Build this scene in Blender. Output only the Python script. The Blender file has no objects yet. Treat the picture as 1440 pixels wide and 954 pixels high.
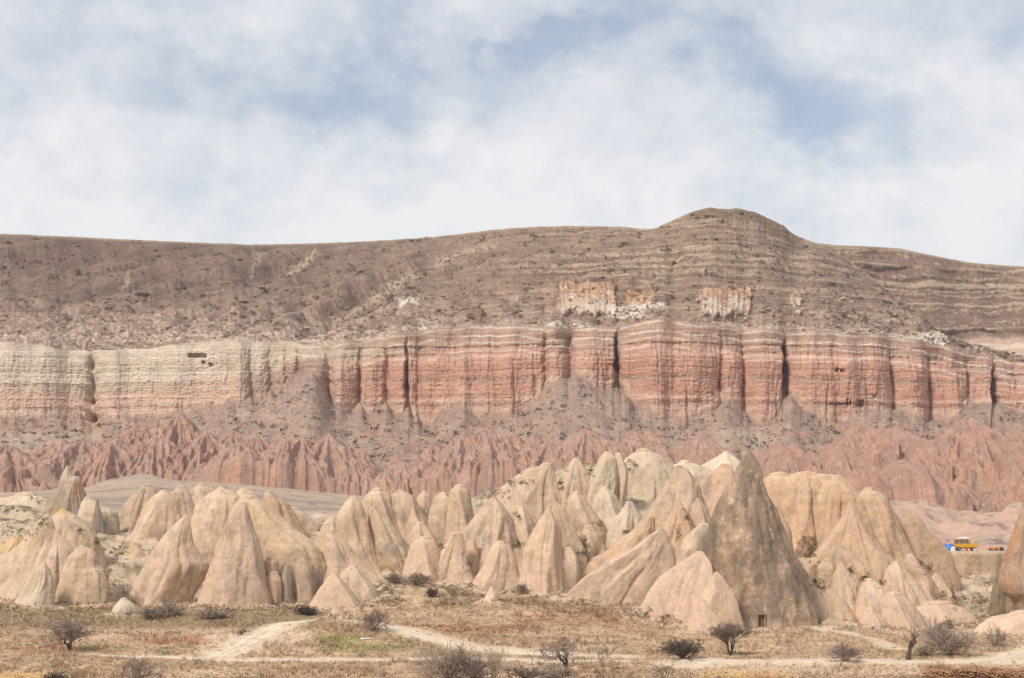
import bpy, math, random
import numpy as np

# ------------------------------------------------------------------ camera, sky, sun, exposure
scene = bpy.context.scene
COL = scene.collection
FPX, CX, CY, HOR, CAMZ = 2800.0, 720.0, 477.0, 700.0, 25.0
PITCH = math.atan((HOR - CY) / FPX)
cam_data = bpy.data.cameras.new('camera')
cam_data.lens = 70.0
cam_data.sensor_width = 36.0
cam_data.clip_start = 1.0
cam_data.clip_end = 60000.0
cam = bpy.data.objects.new('camera', cam_data)
cam.location = (0, 0, CAMZ)
cam.rotation_euler = (math.radians(90) + PITCH, 0, 0)
COL.objects.link(cam)
scene.camera = cam

SUN_EL, SUN_AZ = math.radians(46), math.radians(224)     # compass azimuth from +Y, clockwise: behind and left of the camera
sun_data = bpy.data.lights.new('sun', 'SUN')
sun_data.energy = 3.1
sun_data.angle = math.radians(12)
sun_data.color = (1.0, 0.92, 0.82)
sun = bpy.data.objects.new('sun', sun_data)
sun.rotation_euler = (math.radians(90) - SUN_EL, 0, math.radians(180) - SUN_AZ + math.radians(0))
COL.objects.link(sun)
_sd = np.array([math.sin(SUN_AZ) * math.cos(SUN_EL), math.cos(SUN_AZ) * math.cos(SUN_EL), math.sin(SUN_EL)])
from mathutils import Vector
sun.rotation_euler = Vector(tuple(_sd)).to_track_quat('Z', 'Y').to_euler()

scene.view_settings.view_transform = 'Standard'
scene.view_settings.look = 'None'
scene.view_settings.exposure = 0.16
scene.view_settings.gamma = 1.0
scene.view_settings.use_curve_mapping = False


class NT:
    """small helper to write node trees as expressions"""
    def __init__(self, tree):
        self.t = tree
        self.n = tree.nodes
        self.l = tree.links

    def node(self, kind, **kw):
        n = self.n.new(kind)
        for k, v in kw.items():
            setattr(n, k, v)
        return n

    def put(self, sock, v):
        if isinstance(v, bpy.types.NodeSocket):
            self.l.new(v, sock)
        else:
            sock.default_value = v

    def math(self, op, a, b=0.0, c=0.0, clamp=False):
        n = self.node('ShaderNodeMath', operation=op, use_clamp=clamp)
        self.put(n.inputs[0], a)
        self.put(n.inputs[1], b)
        if len(n.inputs) > 2:
            self.put(n.inputs[2], c)
        return n.outputs[0]

    def mix(self, f, a, b, mode='MIX'):
        n = self.node('ShaderNodeMix', data_type='RGBA', blend_type=mode)
        self.put(n.inputs[0], f)
        self.put(n.inputs[6], a)
        self.put(n.inputs[7], b)
        return n.outputs[2]

    def noise(self, vec, scale, detail=4.0, rough=0.55, dist=0.0):
        n = self.node('ShaderNodeTexNoise')
        self.put(n.inputs['Vector'], vec)
        n.inputs['Scale'].default_value = scale
        n.inputs['Detail'].default_value = detail
        n.inputs['Roughness'].default_value = rough
        n.inputs['Distortion'].default_value = dist
        return n.outputs['Fac']

    def ramp(self, f, stops):
        n = self.node('ShaderNodeValToRGB')
        self.put(n.inputs[0], f)
        cr = n.color_ramp
        while len(cr.elements) < len(stops):
            cr.elements.new(0.5)
        for e, (p, c) in zip(cr.elements, stops):
            e.position = p
            e.color = (*c, 1) if len(c) == 3 else c
        return n.outputs[0]

    def maprange(self, v, a, b, c=0.0, d=1.0, smooth=True):
        n = self.node('ShaderNodeMapRange', interpolation_type='SMOOTHSTEP' if smooth else 'LINEAR')
        self.put(n.inputs[0], v)
        for i, q in enumerate((a, b, c, d)):
            n.inputs[1 + i].default_value = q
        return n.outputs[0]


world = bpy.data.worlds.new('World')
scene.world = world
world.use_nodes = True
wt = NT(world.node_tree)
wt.n.clear()
w_out = wt.node('ShaderNodeOutputWorld')
w_bg = wt.node('ShaderNodeBackground')
w_bg.inputs['Strength'].default_value = 0.1
sky = wt.node('ShaderNodeTexSky', sky_type='NISHITA')
sky.sun_disc = False
sky.sun_elevation = SUN_EL
sky.sun_rotation = SUN_AZ
sky.altitude = 1100
sky.air_density = 1.0
sky.dust_density = 1.2
tc = wt.node('ShaderNodeTexCoord')
sep = wt.node('ShaderNodeSeparateXYZ')
wt.put(sep.inputs[0], tc.outputs['Generated'])
az = wt.math('ARCTAN2', sep.outputs[0], sep.outputs[1])
el = wt.math('ARCSINE', sep.outputs[2])
comb = wt.node('ShaderNodeCombineXYZ')
wt.put(comb.inputs[0], az)
wt.put(comb.inputs[1], wt.math('MULTIPLY', el, 1.3))
uv = comb.outputs[0]
# soft cloud field: broad billows, then finer wisps; the positions of the open blue gaps are bent by the same noise
n1 = wt.noise(uv, 7.5, 8.0, 0.56, 0.25)
n2 = wt.noise(uv, 21.0, 7.0, 0.58, 0.2)
wx = wt.math('MULTIPLY', wt.math('SUBTRACT', wt.noise(uv, 8.0, 7.0, 0.62), 0.5), 0.24)
off = wt.node('ShaderNodeVectorMath', operation='ADD')
wt.put(off.inputs[0], uv)
off.inputs[1].default_value = (3.7, 9.1, 0)
wy = wt.math('MULTIPLY', wt.math('SUBTRACT', wt.noise(off.outputs[0], 9.0, 7.0, 0.62), 0.5), 0.16)
azw = wt.math('ADD', az, wx)
elw = wt.math('ADD', el, wy)


def gap(X, Y, sx, sy, amp):
    a0, e0 = (X - CX) / FPX, (HOR - Y) / FPX
    dx = wt.math('MULTIPLY', wt.math('SUBTRACT', azw, a0), FPX / sx)
    dy = wt.math('MULTIPLY', wt.math('SUBTRACT', elw, e0), FPX / sy)
    r2 = wt.math('ADD', wt.math('MULTIPLY', dx, dx), wt.math('MULTIPLY', dy, dy))
    return wt.math('MULTIPLY', wt.math('EXPONENT', wt.math('MULTIPLY', r2, -1.0)), amp)


holes = None
for g in [(470, 95, 150, 62, 0.38), (770, 52, 150, 42, 0.46), (270, 140, 170, 52, 0.18), (560, 150, 140, 45, 0.35), (1120, 145, 120, 60, 0.54), (1010, 95, 90, 40, 0.4),
          (190, 10, 90, 32, 0.28), (1420, 40, 80, 50, 0.22), (1260, 190, 60, 45, 0.25), (40, 250, 60, 30, 0.2),
          (650, 10, 60, 26, -0.5), (110, 185, 70, 34, -0.25), (880, 150, 150, 45, -0.22), (540, 75, 40, 25, -0.15)]:
    v = gap(*g)
    holes = v if holes is None else wt.math('ADD', holes, v)
cover = wt.math('SUBTRACT', wt.math('ADD', 0.92, wt.math('MULTIPLY', wt.math('SUBTRACT', n2, 0.5), 0.45)), holes)
cover = wt.math('ADD', cover, wt.math('MULTIPLY', wt.math('SUBTRACT', n1, 0.5), 0.55))
cover = wt.maprange(cover, 0.02, 1.05, 0.05, 1.0)
shade = wt.math('ADD', wt.math('MULTIPLY', n1, 0.5), wt.math('MULTIPLY', n2, 0.5))
low = wt.maprange(el, 0.11, 0.26, 0.17, -0.07)
shade = wt.math('ADD', shade, low)
cloud = wt.ramp(shade, [(0.36, (5.2, 5.65, 6.6)), (0.50, (6.6, 6.85, 7.35)), (0.64, (7.9, 7.95, 8.05))])
skyc = wt.mix(1.0, sky.outputs[0], (1.12, 1.04, 0.98, 1), 'MULTIPLY')
wt.put(w_bg.inputs['Color'], wt.mix(cover, skyc, cloud))
wt.l.new(w_bg.outputs[0], w_out.inputs[0])

# ------------------------------------------------------------------ helpers
def P(X, Y, d):
    """world point seen at photo pixel (X, Y) at ground distance d (arrays allowed)"""
    X, Y, d = np.broadcast_arrays(np.asarray(X, float), np.asarray(Y, float), np.asarray(d, float))
    cx, cy = (X - CX) / FPX, (CY - Y) / FPX
    dy = math.cos(PITCH) - cy * math.sin(PITCH)
    dz = math.sin(PITCH) + cy * math.cos(PITCH)
    k = d / dy
    return np.stack([cx * k, d, CAMZ + dz * k], -1)


def to_px(x, y, z):
    f = y * math.cos(PITCH) + (z - CAMZ) * math.sin(PITCH)
    u = -y * math.sin(PITCH) + (z - CAMZ) * math.cos(PITCH)
    return CX + FPX * x / f, CY - FPX * u / f


def _h(ix, iy, iz, seed):
    n = (ix.astype(np.int64) * 374761393 + iy.astype(np.int64) * 668265263 + iz * 2147483647 + seed * 974634777) & 0xffffffff
    n = ((n ^ (n >> 13)) * 1274126177) & 0xffffffff
    n = ((n ^ (n >> 15)) * 2246822519) & 0xffffffff
    return (n ^ (n >> 16)) & 0xffffffff


def noise2(x, y, seed=0):
    x, y = np.broadcast_arrays(np.asarray(x, float), np.asarray(y, float))
    xi, yi = np.floor(x).astype(np.int64), np.floor(y).astype(np.int64)
    xf, yf = x - xi, y - yi
    u, v = xf ** 3 * (xf * (xf * 6 - 15) + 10), yf ** 3 * (yf * (yf * 6 - 15) + 10)

    def g(a, b):
        t = _h(xi + a, yi + b, 0, seed) * (2 * math.pi / 4294967296.0)
        return np.cos(t) * (xf - a) + np.sin(t) * (yf - b)
    a = g(0, 0) * (1 - u) + g(1, 0) * u
    b = g(0, 1) * (1 - u) + g(1, 1) * u
    return (a * (1 - v) + b * v) * 1.5


def fbm2(x, y, octv=4, seed=0, gain=0.5):
    s, a, t = 0.0, 1.0, 0.0
    for i in range(octv):
        s = s + a * noise2(x * 2.03 ** i, y * 2.03 ** i, seed + i * 17)
        t += a
        a *= gain
    return s / t


def vnoise3(x, y, z, seed=0):
    x, y, z = np.broadcast_arrays(np.asarray(x, float), np.asarray(y, float), np.asarray(z, float))
    xi, yi, zi = (np.floor(q).astype(np.int64) for q in (x, y, z))
    f = [q - i for q, i in ((x, xi), (y, yi), (z, zi))]
    u, v, w = (q * q * (3 - 2 * q) for q in f)
    r = 0
    for a in (0, 1):
        for b in (0, 1):
            for c in (0, 1):
                hv = _h(xi + a, yi + b, zi + c, seed) / 4294967296.0
                r = r + hv * (u if a else 1 - u) * (v if b else 1 - v) * (w if c else 1 - w)
    return r * 2 - 1


def fbm3(x, y, z, octv=3, seed=0, gain=0.5):
    s, a, t = 0.0, 1.0, 0.0
    for i in range(octv):
        k = 2.03 ** i
        s = s + a * vnoise3(x * k + i * 5.3, y * k, z * k, seed + i * 13)
        t += a
        a *= gain
    return s / t


def sst(a, b, x):
    t = np.clip((np.asarray(x, float) - a) / (b - a), 0, 1)
    return t * t * (3 - 2 * t)


def lerp(a, b, t):
    return a + (b - a) * t


def cmix(a, b, t):
    return a + (np.asarray(b) - a) * np.asarray(t)[..., None]


def gauss(x, c, w):
    return np.exp(-((x - c) / w) ** 2)


def crv(pts, X):
    """smooth curve through (x, y) control points"""
    px, py = np.array(pts, float).T
    X = np.asarray(X, float)
    dx = np.diff(px)
    sl = np.diff(py) / dx
    m = np.concatenate([[sl[0]], np.where(sl[:-1] * sl[1:] > 0, 2 * sl[:-1] * sl[1:] / (sl[:-1] + sl[1:] + 1e-12), 0), [sl[-1]]])
    i = np.clip(np.searchsorted(px, X) - 1, 0, len(px) - 2)
    hgt = dx[i]
    t = np.clip((X - px[i]) / hgt, 0, 1)
    t2, t3 = t * t, t * t * t
    return (2 * t3 - 3 * t2 + 1) * py[i] + (t3 - 2 * t2 + t) * hgt * m[i] + (-2 * t3 + 3 * t2) * py[i + 1] + (t3 - t2) * hgt * m[i + 1]


def layers(z, thick, seed, soft=0.35):
    """random layer values (-1..1) stacked with height, soft edged"""
    q = np.asarray(z, float) / thick
    i = np.floor(q)
    f = q - i
    a = _h(i.astype(np.int64), i.astype(np.int64) * 0, 0, seed) / 2147483648.0 - 1
    b = _h(i.astype(np.int64) + 1, i.astype(np.int64) * 0, 0, seed) / 2147483648.0 - 1
    return lerp(a, b, sst(1 - soft, 1, f))


def raw_mesh(name, verts, polys_idx, nper, cols=None, smooth=True):
    """mesh from numpy arrays: verts (N,3), polys_idx (M,nper)"""
    me = bpy.data.meshes.new(name)
    verts = np.ascontiguousarray(verts.reshape(-1, 3), dtype=np.float32)
    polys_idx = np.ascontiguousarray(polys_idx, dtype=np.int32).reshape(-1, nper)
    me.vertices.add(len(verts))
    me.vertices.foreach_set('co', verts.ravel())
    me.loops.add(polys_idx.size)
    me.loops.foreach_set('vertex_index', polys_idx.ravel())
    me.polygons.add(len(polys_idx))
    me.polygons.foreach_set('loop_start', np.arange(0, polys_idx.size, nper, dtype=np.int32))
    me.polygons.foreach_set('use_smooth', np.full(len(polys_idx), smooth, dtype=bool))
    if cols is not None:
        ca = me.color_attributes.new('Col', 'FLOAT_COLOR', 'POINT')
        c4 = np.ones((len(verts), 4), dtype=np.float32)
        c4[:, :3] = np.clip(cols.reshape(-1, 3), 0.005, 0.9)
        ca.data.foreach_set('color', c4.ravel())
    me.update(calc_edges=True)
    return me


def grid_mesh(name, V, C=None, wrap=False):
    R, K = V.shape[:2]
    idx = np.arange(R * K).reshape(R, K)
    if wrap:
        nxt = np.roll(idx, -1, axis=1)
        q = np.stack([idx[:-1], idx[1:], nxt[1:], nxt[:-1]], -1)
    else:
        q = np.stack([idx[:-1, :-1], idx[1:, :-1], idx[1:, 1:], idx[:-1, 1:]], -1)
    return raw_mesh(name, V, q.reshape(-1, 4), 4, C)


def link(name, me, mat=None, parent=None, loc=None):
    o = bpy.data.objects.new(name, me)
    COL.objects.link(o)
    if mat is not None:
        me.materials.append(mat)
    if parent is not None:
        o.parent = parent
    if loc is not None:
        o.location = loc
    return o


def tag(o, label=None, cat=None, group=None, kind=None):
    for k, v in (('label', label), ('category', cat), ('group', group), ('kind', kind)):
        if v:
            o[k] = v
    return o


def empty(name, loc, rz=0.0):
    o = bpy.data.objects.new(name, None)
    o.location = loc
    o.rotation_euler = (0, 0, rz)
    o.empty_display_size = 0.5
    COL.objects.link(o)
    return o


def mat_col(name, scales, amp=0.25, bump=0.4, bump_dist=0.3, rough=0.95, stretch=(1, 1, 1)):
    """mineral or plant colour stored on the mesh, broken up by procedural grain and bump"""
    m = bpy.data.materials.new(name)
    m.use_nodes = True
    t = NT(m.node_tree)
    t.n.clear()
    out = t.node('ShaderNodeOutputMaterial')
    b = t.node('ShaderNodeBsdfPrincipled')
    b.inputs['Roughness'].default_value = rough
    b.inputs['Specular IOR Level'].default_value = 0.15
    at = t.node('ShaderNodeVertexColor', layer_name='Col')
    geo = t.node('ShaderNodeNewGeometry')
    vm = t.node('ShaderNodeVectorMath', operation='MULTIPLY')
    t.put(vm.inputs[0], geo.outputs['Position'])
    vm.inputs[1].default_value = stretch
    f = None
    for s in scales:
        nz = t.noise(vm.outputs[0], s, 5.0, 0.62)
        f = nz if f is None else t.math('ADD', f, nz)
    f = t.math('DIVIDE', f, float(len(scales)))
    g = t.maprange(f, 0.3, 0.7, 1 - amp, 1 + amp, smooth=False)
    cc = t.node('ShaderNodeCombineColor')
    for i in range(3):
        t.put(cc.inputs[i], g)
    t.put(b.inputs['Base Color'], t.mix(1.0, at.outputs[0], cc.outputs[0], 'MULTIPLY'))
    bn = t.node('ShaderNodeBump')
    bn.inputs['Strength'].default_value = bump
    bn.inputs['Distance'].default_value = bump_dist
    t.put(bn.inputs['Height'], f)
    t.l.new(bn.outputs[0], b.inputs['Normal'])
    t.l.new(b.outputs[0], out.inputs[0])
    return m


def mat_plain(name, col, rough=0.6, amp=0.12, scale=3.0, metal=0.0, spec=0.4):
    m = bpy.data.materials.new(name)
    m.use_nodes = True
    t = NT(m.node_tree)
    b = t.n['Principled BSDF']
    b.inputs['Roughness'].default_value = rough
    b.inputs['Metallic'].default_value = metal
    b.inputs['Specular IOR Level'].default_value = spec
    tcn = t.node('ShaderNodeTexCoord')
    f = t.noise(tcn.outputs['Object'], scale, 4.0, 0.6)
    lo = tuple(c * (1 - amp) for c in col) + (1,)
    hi = tuple(min(1, c * (1 + amp)) for c in col) + (1,)
    t.put(b.inputs['Base Color'], t.mix(f, lo, hi))
    return m


M_MESA = mat_col('layered rock and scree', (0.12, 0.55), 0.30, 0.6, 1.2, stretch=(1, 1, 1.8))
M_TUFF = mat_col('weathered tuff', (0.35, 1.7, 5.0), 0.30, 0.8, 0.5, stretch=(1, 1, 0.8))
M_GROUND = mat_col('dry soil and grass', (0.5, 2.2), 0.28, 0.5, 0.3)
M_PLANT = mat_col('dry plant matter', (1.5,), 0.3, 0.0, 0.1)
M_BARK = mat_plain('grey brown bark', (0.085, 0.068, 0.058), 0.9, 0.3, 6.0, spec=0.1)

# ------------------------------------------------------------------ the mesa
K0 = [(-900, 300), (-420, 318), (0, 329), (100, 333), (200, 338), (300, 342), (360, 344), (450, 342), (560, 337), (640, 330), (720, 321), (800, 318),
      (870, 319), (915, 322), (935, 315), (955, 306), (980, 296), (1000, 293), (1040, 294), (1058, 298), (1080, 307), (1105, 320), (1113, 328), (1150, 343), (1180, 358), (1230, 393),
      (1280, 435), (1330, 474), (1360, 488), (1400, 496), (1440, 503), (1600, 520), (1860, 540), (2400, 560)]
K1 = [(-900, 470), (-420, 476), (0, 482), (130, 494), (200, 491), (300, 481), (400, 481), (440, 486), (500, 479), (560, 470), (640, 460), (720, 457), (780, 462), (860, 460),
      (920, 450), (1010, 458), (1090, 465), (1150, 467), (1250, 472), (1310, 482), (1350, 494), (1400, 503), (1440, 510), (1600, 526), (1860, 546), (2400, 566)]
K2 = [(-900, 590), (-420, 590), (0, 588), (100, 590), (128, 596), (160, 590), (230, 585), (300, 572), (360, 566), (400, 548), (440, 526), (470, 582), (520, 582), (580, 592),
      (600, 600), (640, 572), (680, 590), (735, 580), (765, 552), (790, 538), (815, 534), (845, 548), (868, 550), (900, 575), (950, 590), (1000, 580), (1020, 564),
      (1045, 585), (1062, 598), (1085, 590), (1104, 562), (1130, 580), (1170, 596), (1210, 580), (1255, 577), (1300, 594), (1325, 594), (1360, 572), (1395, 568), (1440, 585), (1600, 590), (2400, 600)]
K3 = [(-900, 700), (0, 698), (200, 690), (440, 702), (700, 706), (1000, 716), (1290, 726), (1440, 730), (2400, 740)]

Xc = np.concatenate([np.arange(-900, -60, 6), np.arange(-60, 1500, 1.0), np.arange(1500, 2400, 6)])
NX = len(Xc)
k0, k1, k2, k3 = (crv(k, Xc) for k in (K0, K1, K2, K3))
k1 = k1 + 4.5 * fbm2(Xc / 38.0, 0 * Xc + 1, 3, 13)
for gx_ in (128, 463, 543, 768, 800, 868, 1014, 1044, 1104, 1253, 1307, 1396):
    k1 = k1 + 2.5 * gauss(Xc, gx_, 6)
k0 = k0 + 1.0 * fbm2(Xc / 24.0, 0 * Xc, 4, 5) * (1 + 1.3 * gauss(Xc, 1040, 90)) + 1.5 * fbm2(Xc / 6.0, 0 * Xc + 7, 3, 6) * (0.25 + gauss(Xc, 1060, 60))
# main clefts between the buttresses: X, half width px, depth m, how far the scree climbs into them
GAPS = [(128, 9, 20, 0), (-210, 20, 35, 0), (463, 9, 16, 16), (506, 5, 12, 14), (543, 5, 12, 18), (573, 4, 12, 22), (588, 3, 8, 10), (768, 5, 14, 8), (800, 8, 13, 6), (868, 5, 17, 6), (925, 2, 3, 0),
        (962, 2.5, 4, 2), (1014, 3.5, 13, 0), (1044, 3.5, 9, 6), (1104, 5, 17, 8), (1160, 2, 4, 0), (1253, 3, 8, 2), (1307, 3.5, 9, 4), (1362, 4, 8, 8), (1396, 4, 13, 4), (1500, 8, 15, 4), (1600, 6, 12, 6),
        (322, 5, 6, 6), (352, 4, 7, 8), (380, 4, 7, 8), (402, 3, 6, 8), (420, 4, 7, 8), (640, 2.5, 3, 0), (690, 2, 2.5, 0), (722, 2, 3, 0), (752, 3, 4, 0), (840, 2, 3, 0), (1205, 2, 3, 0)]
for gx, gw, gd, gs in GAPS:
    k2 = k2 - gs * gauss(Xc, gx, gw * 1.6)
k2s = np.convolve(np.pad(k2, 40, mode='edge'), np.hanning(81) / np.hanning(81).sum(), mode='valid')
k2 = k2 + 6 * fbm2(Xc / 17.0, 0 * Xc + 3, 2, 9)
dplan = 1050 + 45 * sst(700, 100, Xc) + 30 * sst(1150, 1450, Xc) - 18 * gauss(Xc, 960, 160) + 6 * gauss(Xc, 128, 50) + 14 * fbm2(Xc / 90.0, 0 * Xc, 3, 21) + 7 * fbm2(Xc / 70.0, 0 * Xc, 2, 22)
dsky = dplan + 190 + 90 * sst(930, 500, Xc) - 30 * gauss(Xc, 1010, 150) + 25 * fbm2(Xc / 150.0, 0 * Xc, 2, 3) - 100 * sst(1200, 1340, Xc)

rowsA, rowsB, rowsC = 190, 150, 430
tA = np.linspace(0, 1, rowsA, endpoint=False)[:, None]
YA = k0 + (k1 - k0) * tA
DA = dsky + (dplan + 9 - dsky) * (tA ** 0.92)
tB = np.linspace(0, 1, rowsB, endpoint=False)[:, None]
YB = k1 + (k2 - k1) * tB
DB = dplan + 9 - 9 * tB
tC = np.linspace(0, 1, rowsC)[:, None]
d3 = 838.0 + 0 * Xc
YC = k2s + (k3 - k2s) * tC + (k2 - k2s) * np.exp(-tC * 5.5) * (1 - tC)
DC = dplan + (d3 - dplan) * (tC ** 0.85)
Yp = np.concatenate([YA, YB, YC])
Dp = np.concatenate([DA, DB, DC])
XX = np.broadcast_to(Xc, Yp.shape)
W = P(XX, Yp, Dp)
x, z = W[..., 0].copy(), W[..., 2].copy()
y = W[..., 1].copy()
seg = np.concatenate([np.zeros(rowsA), np.ones(rowsB), np.full(rowsC, 2)]).astype(int)
aM = (seg == 0)[:, None] * np.ones(NX)
a1 = np.zeros(len(seg)); a1[:rowsA] = tA[:, 0]
b1 = np.zeros(len(seg)); b1[rowsA:rowsA + rowsB] = tB[:, 0]
c1 = np.zeros(len(seg)); c1[rowsA + rowsB:] = tC[:, 0]
SA, SB, SC = slice(0, rowsA), slice(rowsA, rowsA + rowsB), slice(rowsA + rowsB, None)

# --- upper slopes: ledges, runnels, broken caprock
xa, ya, za = x[SA], y[SA], z[SA]
env = np.sin(np.pi * np.clip(tA, 0, 1)) ** 0.5 * np.clip(tA * 14, 0, 1)
rough_a = fbm2(xa / 22, ya / 30, 4, 31)
run = 1 - np.abs(fbm2(xa / 17 + ya / 60 * 0.9, ya / 150, 3, 41)) * 2
spur = 1 - np.abs(fbm2((xa * 0.80 - ya * 0.60) / 46 + 0.25 * fbm2(xa / 50, ya / 50, 2, 47), (xa * 0.6 + ya * 0.8) / 260, 3, 46)) * 2
rightw = sst(560, 820, XX[SA])                      # ledgy rock right, smooth scree left
lay = layers(za + 4.0 * fbm2(xa / 60, ya / 60, 3, 8), 3.2, 77, 0.3)
led = layers(za + 2.8 * fbm2(xa / 40, ya / 40, 4, 12), 1.7, 99, 0.25)
z[SA] += env * (2.4 * rough_a + 1.6 * (run - 0.5) * (1 - 0.5 * rightw) + 8.5 * (spur - 0.5) * (1 - 0.5 * rightw) + (0.55 * lay + 0.4 * led) * (0.1 + 1.0 * rightw) * (0.55 + 1.3 * sst(-.3, .5, fbm2(xa / 35, za / 6, 3, 45))) + 0.75 * fbm2(xa / 3.0, za / 1.2, 3, 44))
# small pale cliffs let into the slope: X0, X1, Y top, Y bottom
OUT = [(784, 866, 404, 444, 1.0), (878, 922, 404, 432, 0.8), (982, 1056, 410, 446, 1.0), (1112, 1128, 414, 446, 0.8), (700, 738, 402, 428, 0.5), (762, 782, 398, 430, 0.45)]
outm = np.zeros_like(za)
XA, YAa = XX[SA], YA
jx = 11 * fbm2(XA / 11, YAa / 14, 4, 51)
jy = 11 * fbm2(XA / 13, YAa / 24, 4, 52)
for x0, x1, y0, y1, s in OUT:
    m = sst(x0 - 4, x0 + 4, XA + jx) * sst(x1 + 4, x1 - 4, XA + jx) * sst(y0 - 2, y0 + 2, YAa + jy) * sst(y1 + 5, y1 - 3, YAa + jy + 0.08 * np.abs(XA - (x0 + x1) / 2))
    outm = np.maximum(outm, m * s)
y[SA] -= outm * (5 + 3.0 * fbm2(XA / 6, YAa / 50, 3, 53))

# --- cliffs: buttresses, clefts, flutes, ledges
xb, zb, Xb = x[SB], z[SB], XX[SB]
envb = np.clip(tB * 5, 0, 1) * 1.0
wob = 4.5 * fbm2(Xb / 60, tB * 1.6 + 0 * Xb, 3, 61) + 2.2 * fbm2(Xb / 45, tB * 7, 3, 60)
gdep = 0.35 + 1.0 * sst(-.5, .4, fbm2(Xb / 30, tB * 3.0, 3, 59))
dd = np.zeros_like(xb)
for gx, gw, gd, gs in GAPS:
    u = (Xb + wob - gx) / (gw * (0.42 + 0.55 * tB))
    dd = np.maximum(dd, gd * (0.9 if gx in (868, 1104, 1396, 573, 128) else 0.34) * np.exp(-np.abs(u) ** (2.2 if gx > 300 else 1.1)) * (0.25 + 0.75 * sst(0.05, 0.55, tB) * gdep if gx not in (128, -210) else (0.3 + 0.7 * tB) * gdep))
lw = sst(500, 300, Xb)
# each buttress swells forward between its two clefts
edges = np.array([-900, -500, -210, 128, 322, 352, 380, 402, 420, 463, 506, 543, 573, 592, 768, 800, 868, 1014, 1044, 1104, 1253, 1307, 1362, 1396, 1500, 1600, 1750, 1950, 2400], float)
Xw = Xb + wob
ei = np.clip(np.searchsorted(edges, Xw) - 1, 0, len(edges) - 2)
half = (edges[ei + 1] - edges[ei]) / 2
ue = np.clip((Xw - edges[ei] - half) / half, -1, 1)
soft = 0.0 * ue
dd -= np.minimum(6.5, half * 0.22) * (1 - np.abs(ue) ** 2.2) * (0.25 + 0.75 * sst(.05, .5, tB)) * (1 - .45 * soft) * (1 - .6 * lw)
flute = np.abs(fbm2(Xb / 16, tB * 1.1, 4, 65))
dd += (7.0 * fbm2(Xb / 55, tB * 0.5, 2, 62) + 2.2 * fbm2(Xb / 20, tB * 1.2, 3, 69) + 0.5 * (0.35 - flute) * -2.0) * (1 - 0.65 * lw)
bn = np.abs(fbm2(Xb / 34 + 0.25 * tB, tB * 0.5, 2, 63))
bn2 = np.abs(fbm2(Xb / 14, tB * 0.9, 2, 64))
dd += (0.0 * sst(0.22, 0.0, bn) ** 1.6 + 0.25 * sst(0.28, 0.0, bn2) ** 1.5) * (1 - .7 * lw) * (0.35 + 0.65 * sst(.1, .45, tB))
dd += 0.9 * fbm2(Xb / 4.0, tB * 5, 3, 66) + 0.7 * fbm2(xb / 2.2, zb / 1.2, 3, 67)
sz = zb + 1.6 * fbm2(xb / 60, 0 * xb, 3, 70) + 0.25 * fbm2(xb / 6, zb / 6, 2, 71)
dd += (-0.22 * layers(sz, 1.1, 201, 0.4) - 0.18 * layers(sz, 3.4, 202, 0.5)) * (1 + 0.8 * fbm2(Xb / 25, tB * 3, 3, 68))
dd += -4 * tB * (1 - lw)                                 # slight batter
cap = sst(0.36, 0.28, tB) * (1 - lw)
dd += cap * (2.2 + 0.8 * layers(sz, 2.3, 203, 0.3))
low_b = np.clip(dd[-1], -13, 4)
dd = dd + (low_b - dd) * sst(0.90, 1.0, tB)
y[SB] += dd * envb
# dug cave slots in the wall: X0,X1,Y0,Y1,depth
for x0, x1, y0, y1, dp in [(1160, 1192, 568.5, 570.5, 2.0), (1186, 1188, 563, 572, 2.5), (1190, 1192, 564, 572, 2.5), (1199, 1210, 564, 573, 4), (1172, 1176, 519, 525, 4), (1178, 1184, 521, 525, 4), (1224, 1227, 557, 563, 2), (265, 290, 497.5, 503, 5),
                           (284, 289, 508, 512, 3), (294, 300, 511, 516, 3)]:
    for S in (SB,):
        jq = 1.6 * fbm2(XX[S] / 3, Yp[S] / 3, 3, 71)
        m = sst(x0 - 1, x0 + 1, XX[S] + jq) * sst(x1 + 1, x1 - 1, XX[S]) * sst(y0 - 1, y0 + 1, Yp[S] + jq) * sst(y1 + 1, y1 - 1, Yp[S] + jq)
        y[S] += dp * 1.0 * m

y[SC] += low_b * np.exp(-tC * 5)
# --- scree apron with the red badlands standing on it
xc_, yc_, zc_ = x[SC], y[SC], z[SC]
XC = XX[SC]
envc = np.clip(tC * 14, 0, 1)
base_c = zc_ + envc * (2.2 * fbm2(xc_ / 24, yc_ / 34, 4, 81) + 0.5 * fbm2(xc_ / 4, yc_ / 5, 3, 82) - 1.2 * (1 - np.abs(fbm2(xc_ / 16, yc_ / 120, 3, 83)) * 2))
rng = np.random.default_rng(11)
cones = []


def red_cones(n, X0, X1, Y0, Y1, h0, h1, asp, ly=1.7):
    for i in range(n):
        X = X0 + (X1 - X0) * (i + rng.uniform(-.3, 1.3)) / n
        cones.append((X, rng.uniform(Y0 - 6, Y1), h0 + (h1 - h0) * rng.uniform(0, 1) ** 1.4, rng.uniform(asp * 0.75, asp * 1.35), ly * rng.uniform(.7, 1.5)))


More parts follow.
